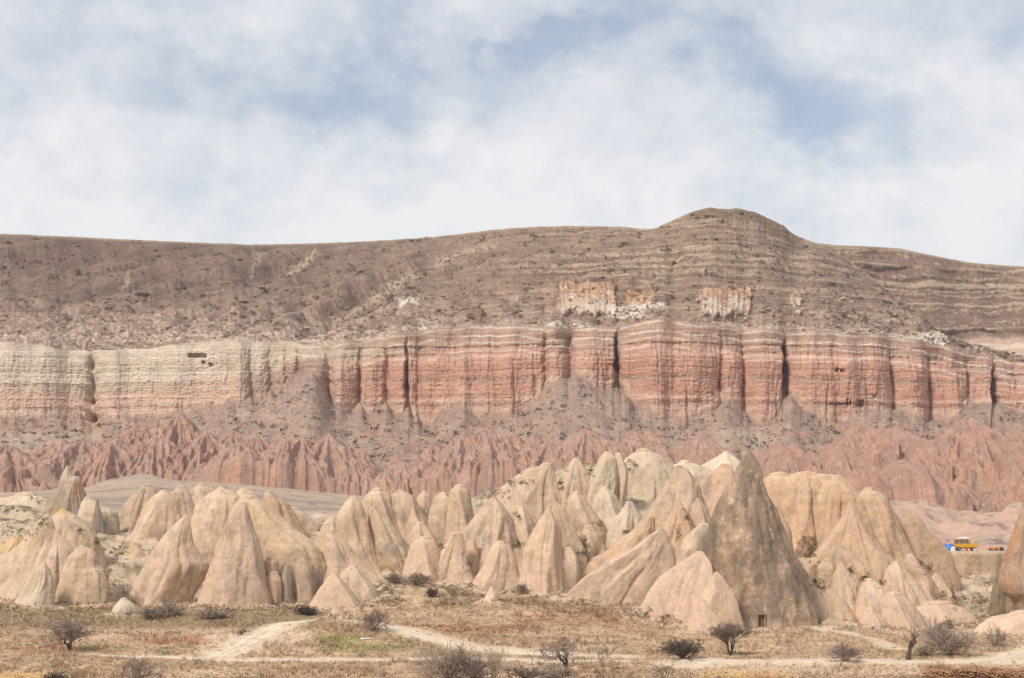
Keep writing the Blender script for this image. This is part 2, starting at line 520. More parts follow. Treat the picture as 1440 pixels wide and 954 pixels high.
for k_ in (1, 2):
    # broad ribbed ridges first, then the small sharp ones in front of and between them
    q = (8, 21, 0.95, 2.8) if k_ == 1 else (4, 11, 0.85, 2.0)
    m_n = 1.25 if k_ == 1 else 1.3
    for (n_, X0, X1, Y0, Y1) in [(16, -880, 0, 620, 690), (6, 10, 150, 645, 690), (9, 140, 330, 622, 645), (10, 100, 440, 650, 682), (7, 330, 520, 645, 670), (7, 330, 560, 672, 692),
                                 (4, 600, 770, 640, 655), (7, 520, 730, 660, 698), (7, 740, 1010, 634, 656), (6, 740, 1010, 655, 690), (4, 1070, 1180, 640, 675),
                                 (10, 1180, 1470, 618, 650), (12, 1170, 1480, 650, 706), (16, 1480, 2380, 620, 712)]:
        red_cones(int(n_ * m_n), X0, X1, Y0 - (8 if k_ == 2 else 0), Y1, q[0], q[1], q[2], q[3])
zover = np.full_like(zc_, -50.0)
cj = rng.uniform(0, 100, len(cones))
for ci, (X, Y, hh, asp, ly) in enumerate(cones):
    ic = int(np.clip(np.searchsorted(Xc, X), 0, NX - 1))
    ir = int(np.clip(np.searchsorted(YC[:, ic], Y), 0, rowsC - 1))
    x0, y0, z0 = xc_[ir, ic], yc_[ir, ic], base_c[ir, ic]
    rx, ry = hh * asp, hh * asp * ly
    wpx = rx / y0 * FPX * 1.35
    c0, c1_ = np.searchsorted(Xc, [X - wpx, X + wpx])
    if c1_ - c0 < 2:
        continue
    sl = slice(c0, c1_)
    rsel = np.abs(yc_[:, ic] - y0) < ry * 1.35
    if not rsel.any():
        continue
    rr = np.where(rsel)[0]
    rs = slice(rr[0], rr[-1] + 1)
    ux, uy = (xc_[rs, sl] - x0) / rx, (yc_[rs, sl] - y0) / ry
    ang = np.arctan2(uy, ux)
    fl = noise2(np.cos(ang) * 2.6 + cj[ci], np.sin(ang) * 2.6 + ci, 5) * 0.36 + (np.abs(noise2(np.cos(ang) * 5 + cj[ci], np.sin(ang) * 5 + ci, 6)) - .25) * -0.22 + 0.2 * fbm2(xc_[rs, sl] / 5, yc_[rs, sl] / 9, 3, 7)
    dist = np.sqrt(ux * ux + uy * uy) * (1 + fl)
    rib_ = 1 - np.abs(noise2(xc_[rs, sl] / 4.2 + 1.5 * uy + cj[ci], yc_[rs, sl] / 26, 8)) * 2.2
    zz = z0 + hh * (1 - (dist ** 1.5 + 0.045) ** 0.667) - 0.14 * hh + 1.1 * (rib_ - .5) * np.clip(dist * 2, 0, 1) + 0.7 * fbm2(xc_[rs, sl] / 2.2, yc_[rs, sl] / 4, 3, ci)
    zover[rs, sl] = np.maximum(zover[rs, sl], zz)
redm = sst(-0.6, 2.2, zover - base_c + 2.2 * fbm2(xc_ / 8, yc_ / 9, 3, 85))
z[SC] = np.maximum(base_c, zover) + 0.25 * fbm2(xc_ / 2.5, yc_ / 3, 2, 84) * envc
# last rows dive under the field in front
z[SC] -= 16 * sst(0.93, 1.0, tC)

# --- colours of the beds (rock tones plus some painted light and shade)
C = np.zeros(W.shape)
spk = fbm2(XX / 5.5, Yp / 3.2, 4, 101)
spk2 = fbm2(XX / 30, Yp / 16, 4, 102)
brown = np.array([0.205, 0.138, 0.106]); brown2 = np.array([0.295, 0.208, 0.162]); sandy = np.array([0.47, 0.37, 0.275]); pale = np.array([0.60, 0.51, 0.42])
dark = np.array([0.12, 0.092, 0.08]); white = np.array([0.66, 0.60, 0.52]); orange = np.array([0.48, 0.29, 0.19]); red = np.array([0.43, 0.24, 0.182])
red2 = np.array([0.49, 0.308, 0.24]); red3 = np.array([0.335, 0.195, 0.155]); cream = np.array([0.53, 0.455, 0.375]); cream2 = np.array([0.435, 0.37, 0.285]); pinkg = np.array([0.41, 0.295, 0.235]); scree = np.array([0.295, 0.215, 0.178])
for c_ in (brown, brown2, sandy, pale, dark, orange, red, red2, red3, cream, cream2, pinkg, scree):
    c_ *= np.array([1.02, 0.985, 0.94])
ones = np.ones(za.shape)
ca = brown * ones[..., None]

ca = cmix(ca, brown2, sst(-0.2, 0.5, spk[SA] * 0.7 + spk2[SA] * 0.6))
knob = gauss(XA, 1040, 240) * sst(450, 340, YAa)
ca = cmix(ca, np.array([0.40, 0.305, 0.225]), np.clip(knob * (0.55 + .5 * spk2[SA]), 0, .8))  # warm tan knoll, lightened in colour for a lit look
strip = sst(0.15, 0.75, led + 1.3 * spk[SA] + 0.3 * lay + 0.8 * spk2[SA])
ca = cmix(ca, sandy, np.clip(strip * (0.12 + 0.75 * knob + 0.36 * rightw * sst(330, 380, YAa)) * ones, 0, 0.85))
ca = cmix(ca, brown2 * 1.1, sst(0.35, 0.85, spur + .25 * spk2[SA]) * 0.55)  # crests painted paler so the spurs read under frontal light
ca = cmix(ca, pinkg, sst(400, 462, YAa) * sst(-0.35, 0.3, spk2[SA] + 0.4 * spk[SA]) * 0.75)
ca = cmix(ca, pale, sst(425, 475, YAa + 14 * spk2[SA]) * sst(0.12, 0.42, spk[SA] + 0.25 * strip) * 0.65)
# pale rock scars on the left slopes: a line of photo points each
for (xa0, ya0, xa1, ya1, wd, s) in [(445, 352, 362, 418, 9, .9), (585, 384, 520, 420, 13, .9), (520, 420, 450, 452, 9, .5), (700, 343, 610, 372, 10, .8), (375, 355, 352, 385, 9, .6), (184, 388, 172, 412, 6, .8), (318, 405, 290, 410, 4, .8), (500, 345, 470, 352, 4, .5), (830, 342, 790, 350, 9, .5), (470, 400, 430, 425, 5, .35), (245, 385, 240, 400, 4, .5)]:
    ex, ey = xa1 - xa0, ya1 - ya0
    L = math.hypot(ex, ey)
    tt = ((XA - xa0) * ex + (YAa - ya0) * ey) / (L * L)
    nd = np.abs((XA - xa0) * ey - (YAa - ya0) * ex) / L
    m = sst(-0.08, 0.08, tt) * sst(1.08, 0.92, tt) * sst(wd, wd * 0.25, nd + 6 * spk[SA]) * sst(-0.25, 0.15, spk[SA] + 0.3 * spk2[SA])
    ca = cmix(ca, sandy * 1.12, m * s)
ca = cmix(ca, dark, sst(0.22, 0.5, fbm2(XA / 7, YAa / 2.6, 4, 111)) * 0.75)
ca = cmix(ca, dark * 1.25, sst(0.16, 0.42, fbm2(XA / 34, YAa / 7, 3, 112) - 0.15 * rightw) * 0.6)
ca = cmix(ca, orange * 0.9, sst(0.2, 0.5, fbm2(XA / 16, YAa / 5, 3, 113)) * knob * 0.7)
kb = layers((za + 3.0 * fbm2(xa / 40, ya / 40, 4, 116)), 1.6, 117, 0.25) * sst(-.5, .4, fbm2(xa / 14, za / 2.5, 3, 118)) + .5 * spk2[SA]
ca = cmix(ca, brown * .9, sst(.2, .6, kb + .9 * spk[SA]) * np.clip(knob * 1.2, 0, 1) * .8)
ca = cmix(ca, sandy * 1.05, sst(.3, .7, -kb + .9 * spk[SA]) * np.clip(knob * 1.2, 0, 1) * .6)
fine = layers(za + 1.6 * fbm2(xa / 50, ya / 50, 4, 119), 0.85, 120, 0.3)
lw_ = rightw * sst(455, 425, YAa) * (0.55 + .45 * sst(-.3, .3, fbm2(XA / 60, YAa / 14, 3, 121)))
ca = cmix(ca, brown * .78, sst(.3, .7, fine + .55 * spk[SA]) * lw_ * .8)
ca = cmix(ca, sandy * 1.02, sst(.4, .8, -fine + .55 * spk[SA]) * lw_ * .55)
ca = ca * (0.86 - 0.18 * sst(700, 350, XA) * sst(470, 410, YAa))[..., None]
oc = cmix(pale * ones[..., None], orange, sst(-0.15, 0.25, fbm2(XA / 18, YAa / 6, 3, 114) + 0.5 * sst(432, 412, YAa) - .1))
oc = cmix(oc, white, sst(430, 444, YAa + 9 * spk2[SA] + 4 * spk[SA]) * 0.4)
oc = cmix(oc, brown2, sst(0.1, 0.5, fbm2(XA / 5, YAa / 25, 3, 115)) * .5)
ca = cmix(ca, oc, sst(0.2, 0.9, outm) * 0.7)
ca = cmix(ca, brown * .95, np.clip(sst(398, 402, YAa + jy * .5) * sst(412, 406, YAa + jy * .5) * sst(690, 720, XA) * sst(1070, 1040, XA), 0, 1) * sst(-.2, .2, spk[SA] + spk2[SA]) * .7)
for (X0, X1, Y0, Y1) in [(895, 935, 428, 435), (770, 790, 456, 460), (812, 830, 456, 459), (860, 905, 430, 447), (1190, 1330, 472, 490), (560, 590, 428, 436), (590, 606, 457, 463)]:
    m = sst(X0 - 5, X0 + 5, XA + jx) * sst(X1 + 5, X1 - 5, XA + jx) * sst(Y0 - 2, Y0 + 2, YAa + jy * .5) * sst(Y1 + 2, Y1 - 2, YAa + jy * .5)
    ca = cmix(ca, white, m * sst(-0.3, 0.1, spk[SA]) * 0.75)
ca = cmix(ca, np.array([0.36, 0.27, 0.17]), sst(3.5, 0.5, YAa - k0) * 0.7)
capr = sst(955, 985, XA) * sst(1135, 1100, XA) * sst(22, 10, YAa - k0 + 8 * spk2[SA]) + .6 * sst(1020, 1060, XA) * sst(1140, 1110, XA) * sst(22, 10, YAa - k0 + 6 * spk2[SA])
ca = cmix(ca, np.array([.165, .11, .07]), np.clip(capr, 0, 1) * sst(-.5, .1, spk[SA] + .3 * spk2[SA]) * .85)
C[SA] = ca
# cliff beds
Yb = Yp[SB]
pb = Yb - k1
lz1 = layers(sz, 0.95, 301, 0.35); lz2 = layers(sz, 2.6, 302, 0.3); lz3 = layers(sz, 0.55, 303, 0.3)
cb = red * np.ones(xb.shape)[..., None]
cb = cmix(cb, red2 * 1.08, np.clip(0.5 + 0.6 * lz1 + 0.3 * lz2, 0, 1) * 0.9)
cb = cmix(cb, red3 * .95, sst(0.25, 0.85, lz3 + 0.35 * spk[SB]) * 0.8)
cb = cmix(cb, pale * np.array([1, .92, .86]), sst(0.62, 0.95, -lz3 * .6 + .5 * lz1 + 0.3 * spk2[SB]) * 0.45)
cb = cmix(cb, pinkg * 0.95, sst(0.3, 0.8, lz2 + 0.5 * spk2[SB]) * 0.7)
cb = cmix(cb, red3 * 0.98, sst(0.15, 0.6, fbm2(Xb / 8, tB * 2.5, 3, 130)) * 0.18)     # vertical run-off stains
cb = cmix(cb, pale, sst(0.72, 1.0, tB + 0.25 * spk2[SB] + 0.12 * spk[SB]) * 0.38)
up = sst(34, 22, pb + 5 * spk2[SB])
cu = cmix(pinkg * np.ones(xb.shape)[..., None], brown2, np.clip(0.5 + 0.6 * lz1, 0, 1))
cu = cmix(cu, red * 0.95, sst(0.0, 0.6, lz2) * 0.6 * sst(860, 1000, Xb) + 0.0)
cb = cmix(cb, cu, up * 0.85)
for p0, w_, s in [(3.0, 1.8, .6), (15.5, 1.5, .65), (25, 1.2, .4), (36, 2.4, .35), (44, 1.2, .3)]:
    ph = p0 + 1.5 * fbm2(Xb / 50, 0 * Xb + p0, 2, 140)
    cb = cmix(cb, white, sst(w_ * 1.3, w_ * 0.4, np.abs(pb - ph)) * s * sst(-0.55, 0.0, fbm2(Xb / 40, 0 * Xb + p0, 3, 141)))
cl = cmix(cream * np.ones(xb.shape)[..., None], cream2, np.clip(0.5 + 0.7 * lz1 + 0.3 * lz2, 0, 1))
cl = cmix(cl, white, sst(0.45, 0.9, lz3) * 0.5)
cl = cmix(cl, brown2 * .9, sst(0.45, 0.9, -lz3 + 0.25 * spk[SB]) * 0.75)  # thin brown lines paint the shadows under the ledges
cl = cmix(cl, cmix(red2 * np.ones(xb.shape)[..., None], pale, np.clip(0.5 + 0.5 * lz1, 0, 1) * .7), sst(0.48, 0.72, tB + 0.08 * spk2[SB]) * 0.75)
cl = cmix(cl, pale, sst(6, 1, np.abs(pb - 4)) * 0.5)
leftm = sst(560, 310, Xb + 60 * (tB - 0.5) * -1 + 14 * spk2[SB])
cb = cmix(cb, cl, leftm)
yel = sst(350, 420, Xb) * sst(640, 500, Xb) * sst(0.42, 0.2, tB)
cb = cmix(cb, cream2, yel * 0.75 * np.clip(0.6 + 0.5 * lz1, 0, 1))
scr = sst(8, 1, (k2 - Yb) + 9 * fbm2(Xb / 7, Yb / 7, 3, 150))
cb = cmix(cb, scree * 1.1, scr * 0.6)
left_scree = sst(320, 380, Xb) * sst(470, 450, Xb) * sst(0.45, 0.62, tB + 0.2 * spk2[SB])
cb = cmix(cb, scree * 1.1, left_scree * 0.85)
C[SB] = cb
# apron and badlands
Yc2 = YC
cc_ = cmix(scree * np.ones(xc_.shape)[..., None], pinkg * 0.9, sst(-0.2, 0.4, spk2[SC] + .4 * spk[SC]))
cc_ = cmix(cc_, dark * 1.3, sst(0.2, 0.5, fbm2(XC / 6, Yc2 / 3, 3, 160)) * 0.6)
cc_ = cmix(cc_, red * 0.9, sst(0.02, 0.35, fbm2(XC / 26, Yc2 / 9, 4, 161)) * 0.75 * sst(570, 610, Yc2))
beds = (gauss(XC, 1040, 46) * sst(596, 606, Yc2) * sst(644, 630, Yc2) + 0.8 * sst(150, 110, XC) * sst(600, 610, Yc2) * sst(642, 632, Yc2))
cc_ = cmix(cc_, cmix(cream2 * np.ones(xc_.shape)[..., None], pinkg, np.clip(.5 + layers(z[SC], 1.3, 170, .3), 0, 1)), np.clip(beds, 0, 1) * 0.6)
rc = cmix(np.array([.36, .215, .162]) * np.ones(xc_.shape)[..., None], np.array([.415, .262, .205]), sst(-0.3, 0.4, spk2[SC]))
rc = cmix(rc, red3 * 1.15, sst(900, 1250, XC) * 0.55)
rc = cmix(rc, orange * 0.95, sst(0.05, 0.4, fbm2(XC / 40, Yc2 / 12, 3, 163)) * 0.45)
rc = cmix(rc, red3, sst(0.1, 0.5, fbm2(XC / 5, Yc2 / 16, 3, 164)) * 0.4)
rc = cmix(rc, scree, sst(0.0, 0.35, fbm2(XC / 17, Yc2 / 12, 3, 165)) * 0.7)
rc = cmix(rc, pinkg * .8, sst(0.1, .6, fbm2(XC / 45, Yc2 / 30, 3, 166)) * .4)
cc_ = cmix(cc_, rc, redm * 0.95)
C[SC] = cc_
mesa_grid = np.stack([x, y, z], -1)

# plateau behind the rim (runs back out of sight)
back = [P(Xc, k0 + 0.6, dsky + 5), None]
top = mesa_grid[0].copy()
extra = []
for dy_, dz_ in [(900, -14), (350, -5), (120, 0.2), (30, 0.6), (8, 0.4)]:
    e = top.copy()
    s = (e[:, 1] + dy_) / e[:, 1]
    e[:, 0] *= s
    e[:, 1] += dy_
    e[:, 2] += dz_ - (dy_ / FPX) * 0.02 * 0
    rise = (top[:, 2] - CAMZ) * 0
    extra.append(e)
mesa_all = np.concatenate([np.array(extra), mesa_grid])
Call = np.concatenate([np.broadcast_to(np.array([0.30, 0.235, 0.16]), (5, NX, 3)), C])
mesa = link('mesa', grid_mesh('mesa', mesa_all, Call), M_MESA)
tag(mesa, 'layered brown and red mesa with banded cliffs above red badlands', 'mesa', kind='structure')

# far shoulder of the mesa on the right
FX = np.concatenate([np.arange(960, 1500, 1.2), np.arange(1500, 2500, 6)])
f0 = crv([(960, 352), (1110, 339), (1150, 342), (1180, 345), (1230, 347), (1258, 349), (1300, 357), (1340, 365), (1370, 370), (1440, 375), (1600, 384), (2500, 400)], FX) + 0.9 * fbm2(FX / 20, 0 * FX, 4, 7)
f1 = 590 + 0 * FX
rF = 270
tF = np.linspace(0, 1, rF)[:, None]
YF = f0 + (f1 - f0) * tF
wallF = sst(478, 500, YF + 0.02 * (FX - 1340))
DF = 1560 + 40 * fbm2(FX / 120, 0 * FX, 2, 14) - 300 * tF - 20 * wallF
XF = np.broadcast_to(FX, YF.shape)
WF = P(XF, YF, DF)
xf, yf, zf = WF[..., 0], WF[..., 1].copy(), WF[..., 2].copy()
lF = layers(zf + 5 * fbm2(xf / 70, yf / 70, 4, 15), 4.6, 401, 0.25)
lF2 = layers(zf + 3.5 * fbm2(xf / 50, yf / 50, 4, 16), 1.9, 402, 0.3)
eF = np.clip(tF * 12, 0, 1)
zf += eF * (2.6 * fbm2(xf / 30, yf / 40, 4, 17) + (1.2 * lF + 0.7 * lF2) * (.6 + 1.2 * sst(-.3, .4, fbm2(xf / 40, zf / 8, 3, 21))) + 0.5 * fbm2(xf / 4, yf / 4, 3, 18) - 3 * np.abs(fbm2(xf / 40, yf / 200, 3, 19)))
yf += eF * (-3 * lF - 1.2 * lF2) + wallF * 6 * np.abs(fbm2(XF / 16, tF, 3, 20))
sF, sF2 = fbm2(XF / 6, YF / 3, 4, 403), fbm2(XF / 30, YF / 12, 4, 404)
cf = cmix(brown * 0.95 * np.ones(xf.shape)[..., None], brown2, sst(-.2, .5, sF + .5 * sF2))
cf = cmix(cf, sandy, sst(0.3, 0.9, lF2 + 1.1 * sF + .3 * lF + .8 * sF2) * 0.7)
cf = cmix(cf, dark, sst(0.2, 0.5, fbm2(XF / 12, YF / 3.5, 4, 405)) * 0.7)
wcol = cmix(pale * np.ones(xf.shape)[..., None], red2, np.clip(0.5 + 0.8 * lF2, 0, 1) * .8)
wcol = cmix(wcol, white, sst(0.3, 0.8, lF) * 0.6)
cf = cf * .86
cf = cmix(cf, wcol, sst(468, 484, YF + 6 * sF2) * 0.8)
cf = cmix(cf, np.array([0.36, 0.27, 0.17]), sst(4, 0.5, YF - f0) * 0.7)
fb = WF[0].copy(); fb2 = fb.copy(); fb2[:, 1] += 700; fb2[:, 0] *= (fb2[:, 1]) / fb[:, 1]; fb2[:, 2] -= 8
Vf = np.concatenate([fb2[None], np.stack([xf, yf, zf], -1)])
Cf = np.concatenate([cf[:1], cf])
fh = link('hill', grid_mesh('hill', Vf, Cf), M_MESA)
tag(fh, 'far banded brown hillside right of the knoll', 'hill', kind='structure')

# ------------------------------------------------------------------ tuff cones, domes and chimneys
T_SAND = np.array([0.560, 0.428, 0.312]); T_PINK = np.array([0.568, 0.424, 0.312]); T_CREAM = np.array([0.570, 0.470, 0.355]); T_GREY = np.array([0.235, 0.195, 0.160])
T_OCH = np.array([0.56, 0.36, 0.13]); T_PALE = np.array([0.62, 0.52, 0.40]); T_WARM = np.array([0.525, 0.372, 0.252]); T_YEL = np.array([0.555, 0.42, 0.285]); T_RUST = np.array([0.46, 0.25, 0.135])


BASES = []


def rock_arrays(d, rows, kd=0.95, facet=None, rough=1.0, seed=1, skirt=5.0, tip=None, lean=0.0, flat=False, maxd=14.0, flare=0.75):
    rows = sorted(rows)
    facet = facet or (4, 5, 3, 4)[seed % 4]
    ry = np.array([r[0] for r in rows], float)
    rc = np.array([(r[1] + r[2]) / 2 for r in rows], float)
    rh = np.array([(r[2] - r[1]) / 2 for r in rows], float)
    H = ry[-1] - ry[0]
    n = int(max(26, H * 1.05))
    Ys = np.linspace(ry[0], ry[-1], n)
    ce, hw = crv(np.c_[ry, rc], Ys), crv(np.c_[ry, rh], Ys)
    # rounded top
    cap_h = tip if tip is not None else min(rh[0] * 0.45, 5.0) + 0.5
    nc = 9
    if rc.mean() > 1145 and 374 < d <= 398 and rc.mean() < 1350 and not flat:
        hw = hw * (1 + 0.6 * flare * np.linspace(0, 1, n) ** 1.4)
    if d > 398 and not flat:                                 # the feet of the rear rocks run together
        hw = hw * (1 + flare * np.linspace(0, 1, n) ** 1.5 * np.clip(H / 60, .3, 1))
    tc_ = np.linspace(0, 1, nc, endpoint=False)
    if flat:
        capY = np.full(nc, ry[0]) - 0.2 * np.sqrt(tc_)
        capw = rh[0] * np.sqrt(1 - (1 - tc_) ** 2 + 1e-4)
        capw = rh[0] * (0.02 + 0.98 * tc_)
        capY = ry[0] + 0 * tc_
    else:
        capY = ry[0] - cap_h * (1 - tc_ ** 1.0) ** 1.0
        capw = rh[0] * np.sqrt(np.clip(1 - (1 - tc_) ** 2, 0, 1) + 2e-4)
    Ys = np.r_[capY, Ys]
    ce = np.r_[np.full(nc, rc[0]), ce]
    hw = np.r_[capw, hw]
    top = P(ce, Ys, d)
    m = d / FPX
    xc, zc, hr = top[:, 0], top[:, 2], hw * m
    # skirt under the ground line
    ns = 5
    gr = (hr[-1] - hr[-6]) / max(1e-3, zc[-6] - zc[-1])
    gr = np.clip(gr, 0.0, 0.5)
    sk = np.linspace(skirt / ns, skirt, ns)
    xc = np.r_[xc, np.full(ns, xc[-1])]
    zc = np.r_[zc, zc[-1] - sk]
    hr = np.r_[hr, hr[-1] + gr * sk]
    nA = int(np.clip(2.6 * max(hw) * 1.15, 44, 260))
    th = np.linspace(0, 2 * math.pi, nA, endpoint=False)[None, :]
    z_ = zc[:, None] + 0 * th
    hd = np.minimum(hr * kd, maxd * 0.5 + 0.5 * hr * kd)
    cs, sn = np.cos(th), np.sin(th)
    # softly faceted section with wandering ribs
    rot = seed * 1.7 + 0.5 * np.sin(z_ * 0.12 + seed)
    u = np.mod(th + rot, 2 * math.pi / facet) - math.pi / facet
    poly = math.cos(math.pi / facet) / np.cos(u)
    poly = poly / (0.5 + 0.5 * math.cos(math.pi / facet))
    side = np.abs(cs) ** 3                                     # keep the traced outline at the flanks
    pw = 0.80 * (1 - 0.75 * side)
    f = 1 + pw * (poly - 1)
    zr = z_ / 11.0
    rib = np.abs(vnoise3(cs * 2.1 + seed * 3.1 + 0.2 * np.sin(zr), sn * 2.1, zr * 0.45, 7))
    rib2 = fbm3(cs * 4.3 + seed, sn * 4.3, zr * 0.9, 3, 9)
    down = sst(0.0, 0.42, np.linspace(0, 1, len(zc)))[:, None]     # ribs and gullies start below the smooth heads
    xr_, yr_ = hr[:, None] * cs, hd[:, None] * sn
    rw = np.abs(fbm3(xr_ / 3.4 + seed * 2.3, yr_ / 3.4, z_ / 15 + seed, 2, 8)) - 0.2
    f = f + rough * (1 - 0.6 * side) * ((0.06 + 0.26 * down) * (np.minimum(rib, .4) - 0.22) + 0.09 * down * rib2)
    f = f + rough * (1 - 0.6 * side) * np.clip(1.1 / np.maximum(hr[:, None], .6), 0, .3) * rw * (0.35 + .65 * down)
    xw = xc[:, None] + hr[:, None] * cs * f
    yw = d + hd[:, None] * sn * f + lean * (z_ - zc[-1])
    # metre-scale weathering along the normal (radial) direction
    sc_ = np.clip(hr[:, None] / 3.0, 0.12, 1.0)
    w = 0.75 * fbm3(xw / 4.5, yw / 4.5, z_ / 9.0, 2, 17) + 0.26 * fbm3(xw / 1.9, yw / 1.9, z_ / 3.4, 3, 19) + 0.10 * fbm3(xw / 0.8, yw / 0.8, z_ / 0.9, 2, 23)
    w = w + 0.025 * layers(z_ + 0.5 * vnoise3(xw / 9, yw / 9, z_ * 0, 3), 0.9, 601, 0.5)
    w = w * sc_ * rough
    xw = xw + cs * w
    yw = yw + sn * w
    if not flat:
        z_ = z_ + 0.10 * fbm3(xw / 1.2, yw / 1.2, z_, 2, 29) * sc_
    else:
        z_ = z_ + 0.05 * fbm3(xw / 1.2, yw / 1.2, z_, 2, 29)
    BASES.append((xc, zc, hr, hd, d))
    return np.stack([xw, yw, z_], -1), th, f


def rock_colour(V, tint, stain=0.15, ochre=0.0, streak=0.0, seed=1, band=1.0):
    x_, y_, z_ = V[..., 0], V[..., 1], V[..., 2]
    c = tint * np.array([1.02, .985, .95]) * np.ones(x_.shape)[..., None]
    a = fbm3(x_ / 6, y_ / 6, z_ / 6, 3, 31)
    b = fbm3(x_ / 1.7, y_ / 1.7, z_ / 2.4, 3, 33)
    L1 = layers(z_ + 0.7 * a, 1.25, 611, 0.4)
    L2 = layers(z_ + 0.5 * a, 0.45, 612, 0.4)
    c = c * (1 + 0.07 * b + 0.02 * band * L1 + 0.012 * band * L2)[..., None]
    c = cmix(c, T_PALE, sst(0.05, 0.6, a + 0.12 * L1) * 0.30)
    c = cmix(c, T_YEL, sst(0.35, 1.2, L1 * .5 + 1.0 * a) * 0.40 * band)
    c = cmix(c, T_WARM * 0.97, sst(0.0, 0.6, -a + 0.2 * b) * 0.35)
    st = fbm3(x_ / 2.3, y_ / 2.3, z_ / 6.5, 4, 37)
    mot = fbm3(x_ / 1.0, y_ / 1.0, z_ / 1.0, 3, 47)
    c = c * (1 + 0.10 * mot)[..., None]
    st2 = fbm3(x_ / 0.7, y_ / 0.7, z_ / 1.6, 3, 39)
    c = cmix(c, T_GREY * 1.25, sst(0.36 - 0.9 * stain, 0.72 - 0.6 * stain, st + 0.45 * st2 + 0.15 * a) * np.clip(0.30 + stain, 0, 0.85))
    if streak:
        sv = fbm3(x_ / 1.4, y_ / 1.4, z_ / 16, 3, 41)
        c = cmix(c, T_RUST, sst(0.1, 0.5, sv + 0.3 * st2) * streak)
        c = cmix(c, T_GREY * 0.85, sst(0.05, 0.45, -sv + 0.2 * b) * streak)
    if ochre:
        c = cmix(c, T_OCH, sst(0.5 - ochre, 0.9 - ochre * 0.7, fbm3(x_ / 2.6, y_ / 2.6, z_ / 2.0, 3, 43) + 0.25) * 0.8)
    return c


ROCKS = []


def rock(name, label, d, rows, tint=T_SAND, cat=None, group='pale tuff cones and domes of the front ridge', stain=0.22, ochre=0.0, streak=0.0, lobes=(), paint=None, **kw):
    seed = len(ROCKS) + 1
    tv = (0.98, 1.05, 1.0, 1.07, 0.97, 1.03, 1.06)[seed % 7]
    tint = tint * np.array([tv, tv * (0.998, 1.008, 1.0)[seed % 3], tv * (1.0, 0.98, 1.02, .99)[seed % 4]])
    V, th, f = rock_arrays(d, rows, seed=seed, **kw)
    parts = [(V, rock_colour(V, tint, stain, ochre, streak, seed))]
    for ld, lr, lkw in lobes:
        V2, _, _ = rock_arrays(ld, lr, seed=seed + 50, **lkw)
        parts.append((V2, rock_colour(V2, tint, stain, ochre, streak, seed)))
    base = np.array([np.mean(parts[0][0][-6, :, 0]), d, parts[0][0][-6, :, 2].mean()])
    allv, allc, allq, n0 = [], [], [], 0
    for Vv, Cc in parts:
        if paint is not None:
            Cc = paint(Vv, Cc)
        R, K = Vv.shape[:2]
        idx = np.arange(R * K).reshape(R, K) + n0
        nxt = np.roll(idx, -1, axis=1)
        allq.append(np.stack([idx[:-1], idx[1:], nxt[1:], nxt[:-1]], -1).reshape(-1, 4))
        allv.append(Vv.reshape(-1, 3)); allc.append(Cc.reshape(-1, 3)); n0 += R * K
    me = raw_mesh(name, np.concatenate(allv) - base, np.concatenate(allq), 4, np.concatenate(allc))
    o = link(name, me, M_TUFF, loc=tuple(base))
    tag(o, label, cat or 'rock cone', group)
    ROCKS.append(o)
    return o


CN, DM, RD = 'tuff_cone', 'tuff_dome', 'tuff_ridge'
GB = 'weathered fairy chimneys'


def paint_twin(V, C):
    X, Y = to_px(V[..., 0], V[..., 1], V[..., 2])
    n = fbm3(V[..., 0] / 1.2, V[..., 1] / 1.2, V[..., 2] / 1.2, 3, 5)
    C = cmix(C, T_PALE, sst(684, 670, Y + 6 * n) * .65)
    C = cmix(C, np.array([.50, .26, .14]), gauss(X, 111, 6) * gauss(Y, 688, 11) * .9)
    C = cmix(C, T_OCH, gauss(X, 121, 5) * gauss(Y, 719, 7) * .95)
    C = cmix(C, np.array([.40, .24, .12]), gauss(X, 79, 5) * gauss(Y, 719, 6) * .9)
    return C


rock('fairy_chimney', 'grey rock spire with two pale peaks and orange patches behind the left cones', 452,
     [(657, 93, 96), (663, 89, 99), (669, 87, 101), (680, 85, 106), (692, 81, 113), (702, 76, 117), (713, 71, 121), (726, 65, 126), (738, 60, 131)],
     tint=np.array([.30, .225, .165]), group=GB, cat='rock spire', stain=.5, rough=.8, tip=2.5,
     lobes=[(451, [(671, 99, 112), (676, 95, 114), (690, 88, 116), (706, 84, 119), (730, 80, 126)], dict(rough=.8, tip=1.2))], paint=paint_twin)
rock(RD, 'low cream slope with dark scrub at the left edge beside the grey twin spire', 458, [(697, 22, 52), (701, 4, 66), (712, -25, 82), (735, -50, 95), (765, -70, 110)], tint=T_CREAM, cat='rock ridge', kd=.4, stain=.25)
rock(CN, 'ochre yellow cone cut by the left edge', 424, [(754, 22, 32), (766, -4, 44), (782, -24, 50), (805, -45, 56), (830, -50, 60)], tint=T_OCH * .55 + T_SAND * .42, stain=.05)
rock(RD, 'long bare left flank running down to the left edge below the grey twin spire', 402, [(724, 64, 70), (736, 53, 76), (752, 40, 79), (770, 26, 82), (800, 0, 86), (825, -18, 90), (848, -34, 95)], cat='rock ridge', kd=.45, stain=.12)
rock(DM, 'smooth pale dome with yellow top just below the grey twin spire', 414, [(718, 84, 93), (725, 74, 106), (735, 67, 121), (746, 64, 128), (760, 60, 130), (778, 58, 128), (800, 58, 124)], tint=T_SAND, kd=.6,
     paint=lambda V, C: cmix(C, T_OCH, sst(727, 720, to_px(V[..., 0], V[..., 1], V[..., 2])[1]) * .7), stain=.2)
rock(CN, 'narrow shouldered cone in front of the yellow topped dome at far left', 397, [(747, 74, 84), (756, 67, 90), (770, 60, 99), (790, 52, 106), (815, 48, 114), (846, 46, 122)])
